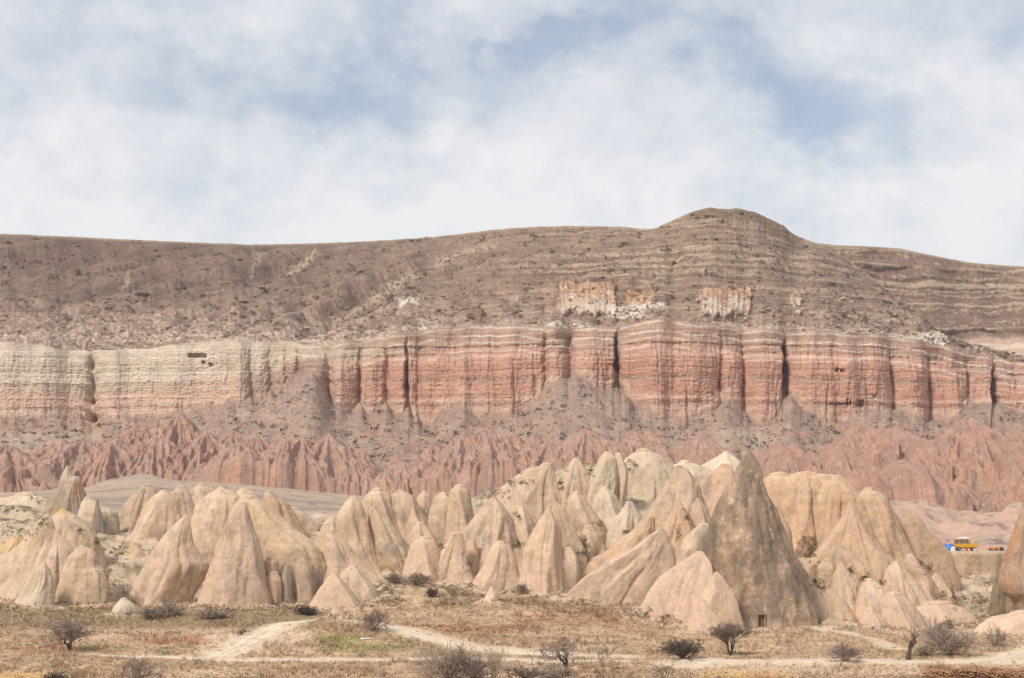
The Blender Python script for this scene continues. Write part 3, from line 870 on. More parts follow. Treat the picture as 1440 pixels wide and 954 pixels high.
rock(DM, 'broad blocky pale rock with a notched top, left of the dark scrub gully', 390, [(768, 112, 119), (774, 104, 133), (782, 97, 139), (797, 91, 143), (806, 87, 151), (825, 83, 154), (850, 79, 155), (864, 77, 156)], tint=T_PINK, kd=.55, facet=6)
rock(CN, 'small light cone at the foot of the far left rocks', 384, [(792, 58, 64), (801, 50, 70), (815, 41, 76), (832, 31, 77), (850, 21, 76), (864, 14, 76)], tint=T_CREAM * .96, kd=.7)
rock(RD, 'cream rounded ridge right of the grey twin spire', 442, [(701, 118, 127), (712, 114, 148), (722, 112, 162), (738, 112, 161), (760, 112, 158), (785, 114, 156)], tint=T_CREAM, cat='rock ridge', kd=.5, ochre=.12)
rock('rock_stub', 'tiny dark rock stub standing on the cream ridge right of the grey twin spire', 438, [(703, 135, 139), (711, 134, 140), (722, 133, 142), (730, 132, 143)], tint=T_GREY * 1.1, cat='rock stub', stain=.5)
rock(DM, 'leftmost grey dome on the skyline of the left ridge', 452, [(684, 199, 213), (690, 190, 219), (702, 181, 223), (722, 172, 226), (745, 166, 226), (775, 160, 226)], tint=T_SAND * .88, stain=.35)
rock(RD, 'tall rounded ridge with a smooth left flank above the bush gully', 436, [(692, 225, 237), (699, 215, 245), (712, 207, 251), (732, 198, 256), (760, 188, 257), (800, 170, 255), (845, 158, 250)], cat='rock ridge', kd=.6, stain=.2)
rock(CN, 'half hidden cone between the bush gully and the sharp cone with a round shoulder', 421, [(765, 184, 191), (776, 179, 200), (800, 162, 214), (830, 148, 222), (852, 142, 226)], kd=.6, tint=T_YEL)
rock(DM, 'second rounded dome on the skyline of the left ridge', 447, [(686, 249, 262), (694, 241, 267), (712, 239, 272), (735, 241, 273), (770, 238, 273)], stain=.25)
rock(DM, 'low wide dome behind the left ridge, third on its skyline', 458, [(683, 277, 292), (689, 268, 301), (702, 262, 306), (735, 262, 310)], tint=T_SAND * .93, stain=.25)
rock(CN, 'sharp cone with a round shoulder knob on its right side', 391, [(724, 260, 265), (740, 244, 269), (760, 227, 273), (782, 212, 280), (791, 206, 288), (801, 200, 289), (815, 191, 284), (832, 184, 276), (848, 179, 268), (862, 172, 262)], tint=T_PINK, facet=4, kd=.6)
rock(RD, 'arched double headed ridge between the two largest left cones', 416, [(687, 306, 317), (693, 297, 330), (702, 286, 341), (720, 277, 346), (746, 275, 347), (770, 276, 344), (800, 278, 330)], cat='rock ridge', kd=.7, stain=.22)
rock(CN, 'largest left cone with a straight left edge reaching down to the grass', 386, [(708, 337, 345), (714, 327, 349), (726, 320, 353), (742, 313, 358), (765, 304, 366), (780, 299, 369), (800, 292, 370), (820, 286, 372), (838, 281, 376), (852, 277, 378), (872, 270, 380)], tint=T_PINK, facet=5, kd=.65)
rock(DM, 'broad yellowish shoulder with pits painted dark on its lower face right of the largest left cone', 400, [(701, 337, 358), (711, 331, 377), (722, 331, 388), (735, 335, 402), (746, 340, 414), (760, 343, 432), (776, 346, 442), (792, 350, 445), (812, 356, 443), (830, 362, 440), (862, 366, 440)], tint=T_YEL, kd=.55, stain=.28, facet=6,
     paint=lambda V, C: cmix(C, T_GREY, sst(785, 800, to_px(V[..., 0], V[..., 1], V[..., 2])[1]) * sst(.0, .3, fbm3(V[..., 0] / 1.5, V[..., 1] / 1.5, V[..., 2] / 5, 3, 77)) * .85))  # shade of the cavities painted on as grey patches
rock(DM, 'small dome peeping over the yellowish shoulder on the left ridge', 434, [(689, 338, 349), (695, 329, 358), (705, 324, 366), (735, 322, 372)], stain=.2)
rock(DM, 'smooth egg shaped dome at the right end of the left ridge', 426, [(693, 374, 385), (700, 370, 396), (710, 368, 406), (732, 368, 412), (770, 370, 420)], tint=T_WARM)
rock(DM, 'low sandy hump behind the right end of the left ridge', 436, [(717, 405, 421), (724, 398, 431), (742, 396, 442), (775, 396, 452)], kd=.6)
rock('boulder', 'round boulder knob beside the pitted yellowish shoulder', 389, [(785, 376, 386), (792, 371, 391), (801, 371, 391), (810, 374, 389), (820, 374, 388)], tint=T_PINK, cat='boulder', rough=.6)
rock('rock_pillar', 'short weathered pillar under the round boulder knob', 388, [(806, 377, 390), (818, 373, 394), (836, 375, 396), (862, 374, 397)], tint=T_PINK * .95, cat='rock pillar', stain=.3)
rock('rock_pillar', 'pale pillar darkened for hollow shade, left one under the pitted shoulder', 389, [(796, 400, 408), (812, 397, 411), (840, 396, 412), (864, 394, 413)], tint=T_SAND * .9, cat='rock pillar', stain=.5)  # dark tone on both pillars stands in for cavity shade
rock('rock_pillar', 'pale pillar darkened for hollow shade, right one under the pitted shoulder', 389, [(790, 418, 432), (802, 415, 436), (830, 419, 441), (858, 420, 442)], tint=T_SAND * .85, cat='rock pillar', stain=.55)
# --- middle group
rock(CN, 'stout cone with a nipple top right of the pitted shoulder', 416, [(729, 462, 474), (737, 455, 481), (752, 449, 487), (790, 446, 492), (825, 446, 496)], stain=.18)
rock(CN, 'sand coloured cone with a bulging right flank behind the two small front cones', 401, [(749, 461, 471), (757, 456, 482), (775, 452, 496), (800, 449, 509), (820, 450, 522), (845, 450, 536)], tint=T_PINK, kd=.65)
rock(CN, 'tall leaning cone with a long smooth right flank', 409, [(700, 492, 502), (710, 484, 509), (726, 477, 515), (746, 478, 519), (770, 482, 523), (790, 487, 528), (806, 490, 534), (826, 492, 542)], kd=.9)
rock(DM, 'highest rounded head of the middle row of domes', 427, [(690, 521, 540), (696, 513, 547), (706, 510, 553), (730, 512, 559), (760, 514, 566), (800, 512, 570)], tint=T_SAND * .97)
rock(CN, 'greyish leaning rock with hollows painted dark in front of the middle domes', 411, [(714, 521, 530), (723, 518, 540), (740, 518, 552), (756, 519, 560), (776, 521, 571), (792, 525, 574), (806, 532, 574), (822, 534, 574)], stain=.35, tint=T_SAND * .93,
     paint=lambda V, C: cmix(C, T_GREY * 1.1, gauss(to_px(V[..., 0], V[..., 1], V[..., 2])[1], 772, 11) * sst(-.2, .2, fbm3(V[..., 0] / .9, V[..., 1] / .9, V[..., 2] / 1.2, 3, 79)) * .8))  # grey band paints the dark of cavities that are not modelled
rock(DM, 'broad rounded head, second from the left in the middle row of domes', 428, [(691, 558, 569), (699, 551, 583), (711, 549, 589), (732, 553, 597), (752, 558, 606), (790, 558, 612)])
rock(DM, 'narrow knob in the middle row between two broad heads', 432, [(693, 592, 602), (699, 586, 608), (716, 585, 612), (745, 588, 614), (780, 588, 614)])
rock(DM, 'oval grey head, right end of the middle row of domes', 424, [(696, 615, 629), (703, 609, 635), (720, 607, 638), (742, 609, 634), (765, 610, 630), (790, 608, 632)], stain=.4, tint=T_SAND * .93)
rock(DM, 'round topped post, tallest of the middle row beside the brown slope', 421, [(684, 640, 654), (691, 634, 658), (703, 632, 660), (722, 632, 664), (748, 632, 666), (785, 630, 668)], stain=.25)
rock('rock_pillar', 'bullet shaped pale pillar standing alone in front of the middle row', 401, [(758, 589, 604), (764, 581, 612), (776, 577, 616), (792, 575, 618), (806, 575, 618), (826, 574, 619)], cat='rock pillar', tint=T_PINK, kd=.9, rough=.6)
rock(DM, 'blunt hump right behind the bullet shaped pillar', 416, [(737, 584, 598), (746, 578, 605), (762, 574, 611), (800, 572, 614)], tint=T_PINK)
rock(RD, 'slanting fin leaning to the right of the bullet shaped pillar', 401, [(752, 634, 651), (765, 627, 653), (780, 620, 654), (796, 612, 655), (809, 605, 655), (830, 596, 654)], cat='rock ridge', kd=.6, tint=T_PINK)
rock(CN, 'big wide cone with grey streaks in the centre of the pale rocks', 413, [(701, 688, 699), (711, 680, 707), (726, 669, 716), (741, 662, 718), (755, 655, 719), (775, 653, 720), (805, 648, 722)], stain=.35, facet=6)
rock(CN, 'sprawling front cone with overhung feet below the grey streaked cone', 396, [(764, 695, 709), (771, 689, 716), (785, 682, 722), (801, 675, 726), (816, 665, 729), (830, 659, 733), (846, 655, 737)], tint=T_PINK, kd=.75)
rock('rock_fin', 'thin light fin on the left side of the sprawling front cone', 405, [(759, 662, 669), (780, 658, 672), (805, 652, 669), (828, 648, 668)], cat='rock fin', tint=T_PINK)
rock(CN, 'pointed cone right of the big grey streaked cone', 417, [(689, 720, 727), (698, 713, 733), (711, 706, 739), (727, 700, 745), (760, 694, 752)])
rock(CN, 'stocky cone above the small dark hollow in the middle', 414, [(714, 730, 737), (730, 723, 746), (746, 718, 752), (762, 716, 754), (795, 714, 756)])
rock(DM, 'great smooth dome at the left end of the highest pale crest', 432, [(655, 760, 778), (661, 741, 780), (669, 727, 781), (681, 713, 782), (696, 701, 783), (722, 692, 783), (760, 686, 780)], tint=T_SAND * .98, kd=.5, stain=.25, facet=6)
rock(CN, 'fluted cone with a pointed tip right of the small dark hollow', 396, [(718, 767, 775), (731, 760, 782), (746, 752, 788), (761, 745, 790), (776, 740, 791), (791, 737, 794), (806, 734, 797), (826, 730, 801)], tint=T_PINK)
rock(CN, 'narrow cone hugging the right side of the fluted pointed cone', 404, [(708, 778, 786), (721, 776, 795), (741, 778, 805), (760, 780, 812), (776, 783, 816), (800, 786, 818), (826, 784, 820)])
rock('boulder', 'low rounded lump at the right foot of the fluted pointed cone', 396, [(772, 794, 805), (786, 790, 812), (801, 789, 815), (826, 788, 815)], cat='boulder', stain=.3)
rock(CN, 'bullet shaped grey tan cone on the high crest beside a scrub strip', 433, [(646, 806, 815), (656, 798, 822), (671, 790, 828), (686, 785, 830), (702, 782, 828), (740, 780, 826)], tint=T_SAND * .96, stain=.22)
rock(DM, 'tall knobbly dome of the high crest with folded cream front', 433, [(638, 848, 861), (646, 842, 867), (661, 836, 870), (681, 827, 868), (701, 821, 864), (722, 820, 866), (755, 824, 872)], tint=T_CREAM * .95)
rock(DM, 'slim cream finger joined to the right of the tall knobbly dome', 433, [(639, 865, 874), (651, 864, 879), (666, 865, 883), (682, 865, 882), (705, 864, 880), (740, 864, 880)], tint=T_CREAM)
rock(DM, 'huge cream dome forming the top of the high crest', 447, [(635, 895, 914), (641, 886, 928), (651, 877, 941), (666, 872, 951), (691, 872, 957), (722, 868, 962), (770, 860, 966)], tint=T_CREAM, kd=.6, stain=.08, facet=6)
rock(CN, 'cone with a long right flank beside the dark cleft below the high crest', 417, [(694, 805, 817), (706, 801, 826), (721, 803, 835), (736, 808, 842), (752, 816, 847), (772, 822, 847), (805, 824, 845)], tint=T_SAND)
rock('boulder', 'squat blotched rock at the bottom of the dark cleft', 409, [(742, 821, 837), (756, 813, 845), (776, 811, 848), (806, 811, 848)], cat='boulder', stain=.45)
rock(DM, 'whitish bulging rock right of the dark cleft', 419, [(708, 879, 891), (721, 872, 899), (736, 859, 904), (751, 852, 903), (766, 849, 902), (790, 846, 898)], tint=T_CREAM * .98, stain=.1)
rock(CN, 'small folded cone in front of the tall knobbly dome', 424, [(687, 846, 856), (700, 839, 867), (721, 835, 872), (745, 832, 876)], tint=T_CREAM * .93)
rock('rock_fin', 'dark sided leaning slab right of the huge cream dome', 407, [(657, 950, 960), (664, 945, 971), (682, 936, 981), (702, 927, 985), (722, 919, 988), (742, 914, 988), (756, 911, 985), (785, 900, 980)], cat='rock fin', tint=T_SAND * .93, stain=.3, facet=4, kd=.7)
rock(RD, 'warm sloping ridge below the whitish bulging rock', 404, [(729, 905, 920), (746, 890, 920), (761, 876, 917), (776, 861, 925), (791, 846, 925), (806, 838, 920)], cat='rock ridge', tint=T_WARM, kd=.6)
rock(RD, 'long low fin sweeping down left to the grass before the big chimney', 386, [(745, 925, 934), (758, 906, 940), (771, 886, 946), (786, 859, 948), (798, 841, 948), (809, 821, 944), (821, 808, 938), (836, 797, 930), (851, 788, 920), (870, 778, 910)], cat='rock ridge', tint=T_PINK, kd=.5, rough=.8)
rock(RD, 'folded ridge falling left from under the pale rust crest', 400, [(708, 950, 959), (721, 944, 966), (741, 935, 972), (761, 927, 975), (786, 914, 975), (806, 906, 970), (832, 896, 965)], cat='rock ridge', tint=T_WARM * 1.02, kd=.6)
rock('rock_fin', 'triangular fin just left of the big chimney', 403, [(703, 978, 985), (716, 972, 995), (736, 967, 1002), (775, 955, 1008), (810, 945, 1010)], cat='rock fin', tint=T_WARM * 1.02, stain=.2)
rock(RD, 'grey blotched hump low against the left side of the big chimney', 394, [(740, 981, 1000), (756, 966, 1006), (776, 954, 1006), (801, 940, 1004), (832, 926, 1000)], cat='rock ridge', stain=.35)
rock(RD, 'pale rust coloured crest behind the left of the big chimney', 424, [(655, 1012, 1025), (666, 998, 1032), (681, 988, 1036), (706, 984, 1042), (750, 978, 1050)], cat='rock ridge', tint=T_WARM, kd=.7)
rock(CN, 'white peak showing behind the tip of the big chimney', 472, [(637, 1016, 1026), (646, 1001, 1036), (656, 986, 1046), (676, 966, 1056), (715, 945, 1075)], tint=T_PALE * 1.06, kd=.6, stain=.0)
rock(RD, 'flat cream crest between the huge dome and the white peak', 457, [(651, 955, 971), (657, 944, 991), (672, 938, 1002), (715, 930, 1010)], cat='rock ridge', tint=T_CREAM * 1.04, kd=.5, stain=.02)


def paint_big(V, C):
    X, Y = to_px(V[..., 0], V[..., 1], V[..., 2])
    x_, y_, z_ = V[..., 0], V[..., 1], V[..., 2]
    n = fbm3(x_ / 1.5, y_ / 1.5, z_ / 4.5, 4, 91)
    n2 = fbm3(x_ / 0.6, y_ / 0.6, z_ / 0.6, 3, 92)
    n3 = fbm3(x_ / 4, y_ / 4, z_ / 9, 3, 93)
    base = cmix(np.array([.262, .207, .162]) * np.ones(X.shape)[..., None], np.array([.385, .298, .222]), sst(-.25, .35, n + .5 * n3))
    base = base * (1 + .22 * n2)[..., None]
    base = cmix(base, T_WARM * .85, sst(.15, .6, n3 + .45 * n + .15 * n2) * .6)
    base = cmix(base, T_GREY * .8, sst(.15, .5, -n3 + .6 * n2 * .6 - .2 * n) * .7)
    base = cmix(base, T_PALE * .9, sst(.34, .56, n2 + .35 * n + .25 * n3) * .75)
    base = cmix(base, np.array([.19, .16, .13]), sst(.25, .5, fbm3(x_ / .9, y_ / .9, z_ / 3.2, 3, 95) - .2 * n3) * .6)
    base = cmix(base, np.array([.20, .17, .12]), sst(680, 645, Y) * .6)
    base = cmix(base, np.array([.125, .115, .065]), gauss(X + 3 * n2, 1005, 4.5) * sst(730, 742, Y) * sst(795, 775, Y) * .8)
    base = cmix(base, T_SAND * .95, sst(862, 884, Y + 16 * n) * .55) * np.array([1.06, .98, .92])
    return base


big = rock('fairy_chimney', 'tallest grey brown lichen stained rock cone with a small doorway at its foot', 373,
           [(633, 1053, 1054), (638, 1049.5, 1057), (644, 1046, 1060), (653, 1040.5, 1065), (665, 1033, 1070), (680, 1026, 1075), (694, 1019, 1081), (718, 1007, 1093), (740, 997, 1102), (761, 986, 1112), (790, 984, 1121), (812, 985, 1129), (841, 985, 1140), (868, 986, 1149), (896, 986, 1158)],
           tint=T_GREY * 1.2, cat='rock spire', group=GB, stain=.5, paint=paint_big, facet=7, kd=.75, tip=2.0, rough=1.15, maxd=18)
rock(DM, 'smooth sandy dome against the lower left of the big chimney', 369, [(779, 977, 992), (791, 957, 1001), (804, 939, 1006), (818, 925, 1008), (836, 914, 1010), (856, 904, 1010), (876, 896, 1008), (892, 888, 1005)], tint=T_PINK, kd=.6, rough=.7, stain=.08)
rock(CN, 'bright sandy cone in front of the left base of the big chimney', 364, [(806, 1004, 1011), (816, 998, 1021), (831, 989, 1031), (846, 979, 1037), (866, 973, 1041), (881, 968, 1046), (900, 962, 1050)], tint=T_PINK * 1.04, kd=.6, rough=.6, stain=.0, facet=4)
rock(CN, 'lowest sandy cone jutting out at the front of the big chimney', 359, [(840, 980, 986), (856, 973, 1000), (876, 968, 1018), (892, 964, 1032), (908, 960, 1044)], tint=T_PINK * 1.03, kd=.6, rough=.6, stain=.02, facet=4)
rock('rock_fin', 'yellowish fin behind the right edge of the big chimney', 388, [(712, 1088, 1095), (731, 1085, 1104), (751, 1085, 1112), (790, 1085, 1116), (840, 1085, 1124)], cat='rock fin', tint=T_WARM)
rock('rock_fin', 'sloping sandy buttress at the lower right of the big chimney', 380, [(779, 1108, 1117), (796, 1108, 1129), (816, 1108, 1141), (836, 1110, 1152), (851, 1112, 1164), (870, 1114, 1178), (884, 1114, 1184)], cat='rock fin', tint=T_PINK, kd=.5, rough=.7)
# --- right group
rock(RD, 'broad fluted wall right behind the big chimney', 427, [(669, 1080, 1112), (675, 1070, 1124), (690, 1066, 1132), (716, 1070, 1140), (757, 1078, 1150), (785, 1080, 1160)], cat='rock ridge', tint=T_WARM * 1.03, kd=.6, facet=5, stain=.1,
     lobes=[(425, [(668, 1118, 1150), (674, 1108, 1160), (690, 1102, 1168), (720, 1100, 1172), (757, 1104, 1176), (785, 1106, 1176)], dict(kd=.7, facet=5)),
            (423, [(675, 1168, 1182), (681, 1158, 1192), (692, 1150, 1203), (708, 1146, 1209), (735, 1146, 1206), (785, 1146, 1200)], dict(kd=.7, facet=4)),
            (429, [(671, 1092, 1182), (682, 1078, 1196), (700, 1070, 1200), (740, 1070, 1196), (785, 1070, 1196)], dict(kd=.4, facet=6))])
rock(CN, 'tall banded cone at the centre of the right group', 401, [(708, 1193, 1200), (721, 1186, 1210), (736, 1178, 1217), (756, 1166, 1226), (776, 1157, 1235), (796, 1150, 1245), (816, 1147, 1255), (846, 1145, 1262)], tint=T_WARM * 1.03, facet=5, kd=.7)
rock(DM, 'hook topped tall dome on the right skyline', 413, [(689, 1215, 1230), (695, 1210, 1241), (706, 1208, 1250), (721, 1211, 1257), (741, 1216, 1264), (761, 1222, 1270), (781, 1230, 1278), (820, 1234, 1288)], tint=T_WARM, stain=.2)
rock(RD, 'long slope descending right toward the yellow truck', 417, [(720, 1268, 1283), (728, 1261, 1293), (741, 1257, 1301), (760, 1258, 1319), (776, 1262, 1331), (796, 1268, 1342), (815, 1272, 1350), (850, 1272, 1356)], cat='rock ridge', tint=T_WARM, kd=.55, stain=.2, flare=.05)
rock(CN, 'slender front cone right of the scrub gully by the big chimney', 386, [(792, 1180, 1186), (806, 1174, 1193), (826, 1170, 1203), (846, 1166, 1211), (866, 1162, 1217), (888, 1158, 1222)], tint=T_PINK, facet=4)
rock('boulder', 'rounded rock at the left edge of the tall banded cone', 393, [(789, 1155, 1166), (801, 1150, 1174), (821, 1150, 1174), (850, 1150, 1176)], cat='boulder', stain=.2)
rock(CN, 'low smooth half cone at the left foot of the right group', 381, [(831, 1162, 1173), (846, 1155, 1186), (866, 1153, 1198), (890, 1150, 1208)], tint=T_PINK, kd=.6, rough=.7)
rock(CN, 'rounded cone low on the front of the tall banded cone', 393, [(769, 1177, 1187), (786, 1174, 1205), (806, 1176, 1222), (826, 1180, 1232), (855, 1180, 1238)], tint=T_WARM * 1.02)
rock(CN, 'small egg shaped cone on the right flank of the tall banded cone', 393, [(776, 1230, 1240), (791, 1226, 1247), (806, 1224, 1250), (830, 1222, 1250)], tint=T_WARM)
rock(DM, 'front hump with a ribbed face above the lone forked tree', 383, [(817, 1214, 1229), (831, 1210, 1245), (846, 1208, 1253), (871, 1205, 1257), (896, 1203, 1259)], tint=T_PINK)
rock(CN, 'thin pointed rib at the bottom centre of the right group', 377, [(847, 1222, 1227), (861, 1216, 1235), (881, 1210, 1247), (904, 1206, 1254)], tint=T_PINK * 1.03, rough=.7)
rock(DM, 'wide low dome behind the lone forked tree', 380, [(837, 1245, 1269), (846, 1238, 1279), (861, 1235, 1288), (881, 1233, 1295), (906, 1232, 1300)], tint=T_PINK, kd=.7, rough=.8)
rock(CN, 'broad cone in the middle of the lower right slope', 391, [(792, 1254, 1266), (801, 1249, 1275), (816, 1246, 1286), (831, 1245, 1294), (851, 1248, 1302), (880, 1248, 1308)], tint=T_PINK)
rock(CN, 'tilted cone on the slope below the blue tarp', 396, [(782, 1274, 1286), (796, 1272, 1298), (811, 1276, 1308), (826, 1280, 1316), (855, 1282, 1322)], tint=T_PINK)
rock(CN, 'small cone among the scrub pockets at lower right', 399, [(809, 1311, 1321), (821, 1306, 1330), (836, 1305, 1337), (860, 1304, 1342)], tint=T_PINK)
rock(CN, 'smallest cone beneath the tilted cone at lower right', 391, [(829, 1297, 1305), (839, 1293, 1312), (851, 1290, 1317), (872, 1288, 1320)], tint=T_PINK)
rock(RD, 'low smooth apron of rock above the thicket at lower right', 382, [(850, 1300, 1338), (858, 1282, 1356), (872, 1272, 1366), (890, 1268, 1370), (908, 1264, 1372)], cat='rock ridge', tint=T_PINK, kd=.4, rough=.6)
ledge = rock('rock_ledge', 'flat topped fluted ledge carrying the yellow truck', 434, [(775, 1316, 1414), (779, 1313, 1418), (792, 1314, 1418), (812, 1318, 1414), (832, 1326, 1408), (850, 1330, 1402), (880, 1330, 1400)], cat='rock ledge', tint=T_SAND, kd=.55, flat=True, facet=11, rough=1.0, stain=.05)
rock(CN, 'small grey pointed spike below the ledge with the truck', 421, [(806, 1373, 1377), (816, 1370, 1382), (831, 1366, 1390), (850, 1358, 1397)], tint=T_GREY * 1.5, stain=.3)
rock(CN, 'dark olive grey wedge beside the striped chimney at right', 396, [(782, 1412, 1420), (801, 1405, 1426), (831, 1396, 1433), (851, 1390, 1439), (875, 1384, 1446)], tint=np.array([.20, .165, .11]), stain=.35)
rock('fairy_chimney', 'tall orange and grey striped chimney cut by the right edge', 386, [(690, 1446, 1460), (713, 1437, 1475), (746, 1424, 1490), (784, 1415, 1500), (818, 1407, 1506), (832, 1409, 1510), (846, 1424, 1515), (870, 1432, 1522)],
     tint=np.array([.40, .265, .18]), cat='rock spire', group=GB, streak=.75, stain=.3, kd=.75)
rock(RD, 'bare pale mound at the right edge below the striped chimney', 370, [(863, 1420, 1470), (868, 1396, 1500), (880, 1376, 1522), (895, 1360, 1535), (910, 1348, 1545)], cat='rock mound', tint=T_PINK * 1.05, kd=.5, rough=.5, stain=.05)
# --- small front cones
rock(CN, 'broad low cone at the front centre left, larger of the front pair', 379, [(806, 465, 472), (816, 457, 482), (831, 446, 494), (846, 436, 504), (859, 427, 513), (872, 418, 520)], tint=T_PINK, kd=.7, facet=4, rough=.7)
rock(CN, 'grey hollowed cone behind the broad low front cone', 386, [(797, 490, 503), (806, 482, 512), (821, 478, 524), (841, 474, 536), (864, 470, 546)], stain=.25, rough=.8)
rock(CN, 'little sandy pyramid at the edge of the pale track', 362, [(853, 469, 475), (863, 463, 484), (873, 459, 493), (884, 454, 498)], tint=T_PINK * 1.04, facet=4, rough=.6, stain=.0)
rock('boulder', 'two lobed pale boulder at the foot of the bush gully', 375, [(843, 169, 179), (851, 162, 190), (861, 158, 194), (869, 157, 188), (882, 154, 184)], tint=T_PALE * .95, cat='boulder', rough=.7, stain=.05)
rock(CN, 'tiny pointed cone standing in the grass below the sprawling cone', 379, [(826, 689, 693), (836, 684, 700), (846, 678, 703), (864, 672, 708)], tint=T_PINK * 1.03, rough=.6)
rock('boulder', 'low brown mound by the right foot of the big chimney', 371, [(869, 1164, 1175), (874, 1157, 1186), (882, 1152, 1198), (892, 1150, 1202)], tint=np.array([.36, .26, .16]), cat='boulder', rough=.6)


def box_arr(cx, cy, cz, sx, sy, sz):
    v = np.array([[a, b, c] for a in (-.5, .5) for b in (-.5, .5) for c in (-.5, .5)]) * [sx, sy, sz] + [cx, cy, cz]
    q = np.array([[0, 1, 3, 2], [4, 6, 7, 5], [0, 4, 5, 1], [2, 3, 7, 6], [0, 2, 6, 4], [1, 5, 7, 3]])
    return v, q


class MB:
    """collects boxes, tubes and free faces into one mesh"""
    def __init__(self):
        self.v, self.f, self.n = [], [], 0

    def add(self, v, faces):
        self.v.extend(map(tuple, v))
        self.f.extend([tuple(int(i) + self.n for i in q) for q in faces])
        self.n += len(v)
        return self

    def box(self, *a):
        v, q = box_arr(*a)
        return self.add(v, q)

    def tube(self, pts, rad, sides=6, cap=True):
        pts = np.array(pts, float)
        rad = np.broadcast_to(np.array(rad, float), (len(pts),))
        rings = []
        for i, p in enumerate(pts):
            t = pts[min(i + 1, len(pts) - 1)] - pts[max(i - 1, 0)]
            t /= np.linalg.norm(t) + 1e-9
            a = np.cross(t, [0.31, 0.17, 0.93] if abs(t[2]) < .9 else [1, 0.2, 0])
            a /= np.linalg.norm(a)
            b = np.cross(t, a)
            an = np.arange(sides) * 2 * math.pi / sides
            rings.append(p + rad[i] * (np.cos(an)[:, None] * a + np.sin(an)[:, None] * b))
        fs = []
        for i in range(len(pts) - 1):
            for j in range(sides):
                k = (j + 1) % sides
                fs.append((i * sides + j, i * sides + k, (i + 1) * sides + k, (i + 1) * sides + j))
        if cap:
            fs.append(tuple(range(sides))[::-1])
            fs.append(tuple((len(pts) - 1) * sides + j for j in range(sides)))
        return self.add(np.concatenate(rings), fs)

    def prism(self, prof, y0, y1):
        """profile in x,z pulled along y"""
        n = len(prof)
        v = [(a, y0, b) for a, b in prof] + [(a, y1, b) for a, b in prof]
        fs = [tuple(range(n)), tuple(range(2 * n - 1, n - 1, -1))] + [(i, n + i, n + (i + 1) % n, (i + 1) % n) for i in range(n)]
        return self.add(v, fs)

    def build(self, name, mat, parent=None, loc=None, smooth=False, bevel=0.0):
        me = bpy.data.meshes.new(name)
        me.from_pydata(self.v, [], self.f)
        import bmesh
        bm = bmesh.new()
        bm.from_mesh(me)
        if bevel:
            bmesh.ops.bevel(bm, geom=list(bm.edges), offset=bevel, segments=2, affect='EDGES')
        bmesh.ops.recalc_face_normals(bm, faces=bm.faces)
        bm.to_mesh(me)
        bm.free()
        if smooth:
            me.polygons.foreach_set('use_smooth', np.ones(len(me.polygons), dtype=bool))
        return link(name, me, mat, parent, loc)


# doorway of the big chimney: find the rock face there and set a timber door in a stone frame on it
bmv = np.empty(len(big.data.vertices) * 3, dtype=np.float32)
big.data.vertices.foreach_get('co', bmv)
bmv = bmv.reshape(-1, 3) + np.array(big.location)
bx, by = to_px(bmv[:, 0], bmv[:, 1], bmv[:, 2])
selv = (np.abs(bx - 1071) < 6) & (np.abs(by - 877) < 8) & (bmv[:, 1] < 373)
yface = float(bmv[selv, 1].min()) if selv.any() else 362.0
dp0 = P(1071, 881, yface - 0.15) - np.array(big.location)
w_, h_ = 1.25, 2.05
fr = MB()
for sx in (-1, 1):
    fr.box(dp0[0] + sx * (w_ / 2 + .07), dp0[1] + .6, dp0[2] + h_ / 2 + .03, .14, 1.6, h_ + .06)
fr.box(dp0[0], dp0[1] + .6, dp0[2] + h_ + .15, w_ + .34, 1.66, .18)
fr.box(dp0[0], dp0[1] + .6, dp0[2] - .4, w_ + .56, 1.7, .78)
fr_o = fr.build('door_frame', mat_plain('cut tuff', (.30, .23, .17), .95, .2, 2.0, spec=.1), big)
dr = MB()
for i in range(4):
    dr.box(dp0[0] - w_ / 2 + w_ / 8 + i * w_ / 4, dp0[1] + .45, dp0[2] + h_ / 2 + .03, w_ / 4 - .02, .08, h_ - .02)
dr.box(dp0[0], dp0[1] + .39, dp0[2] + .5, w_ - .05, .05, .14)
dr.box(dp0[0], dp0[1] + .39, dp0[2] + 1.6, w_ - .05, .05, .14)
dr.build('door', mat_plain('old brown boards', (.20, .125, .08), .85, .3, 5.0, spec=.15), big)

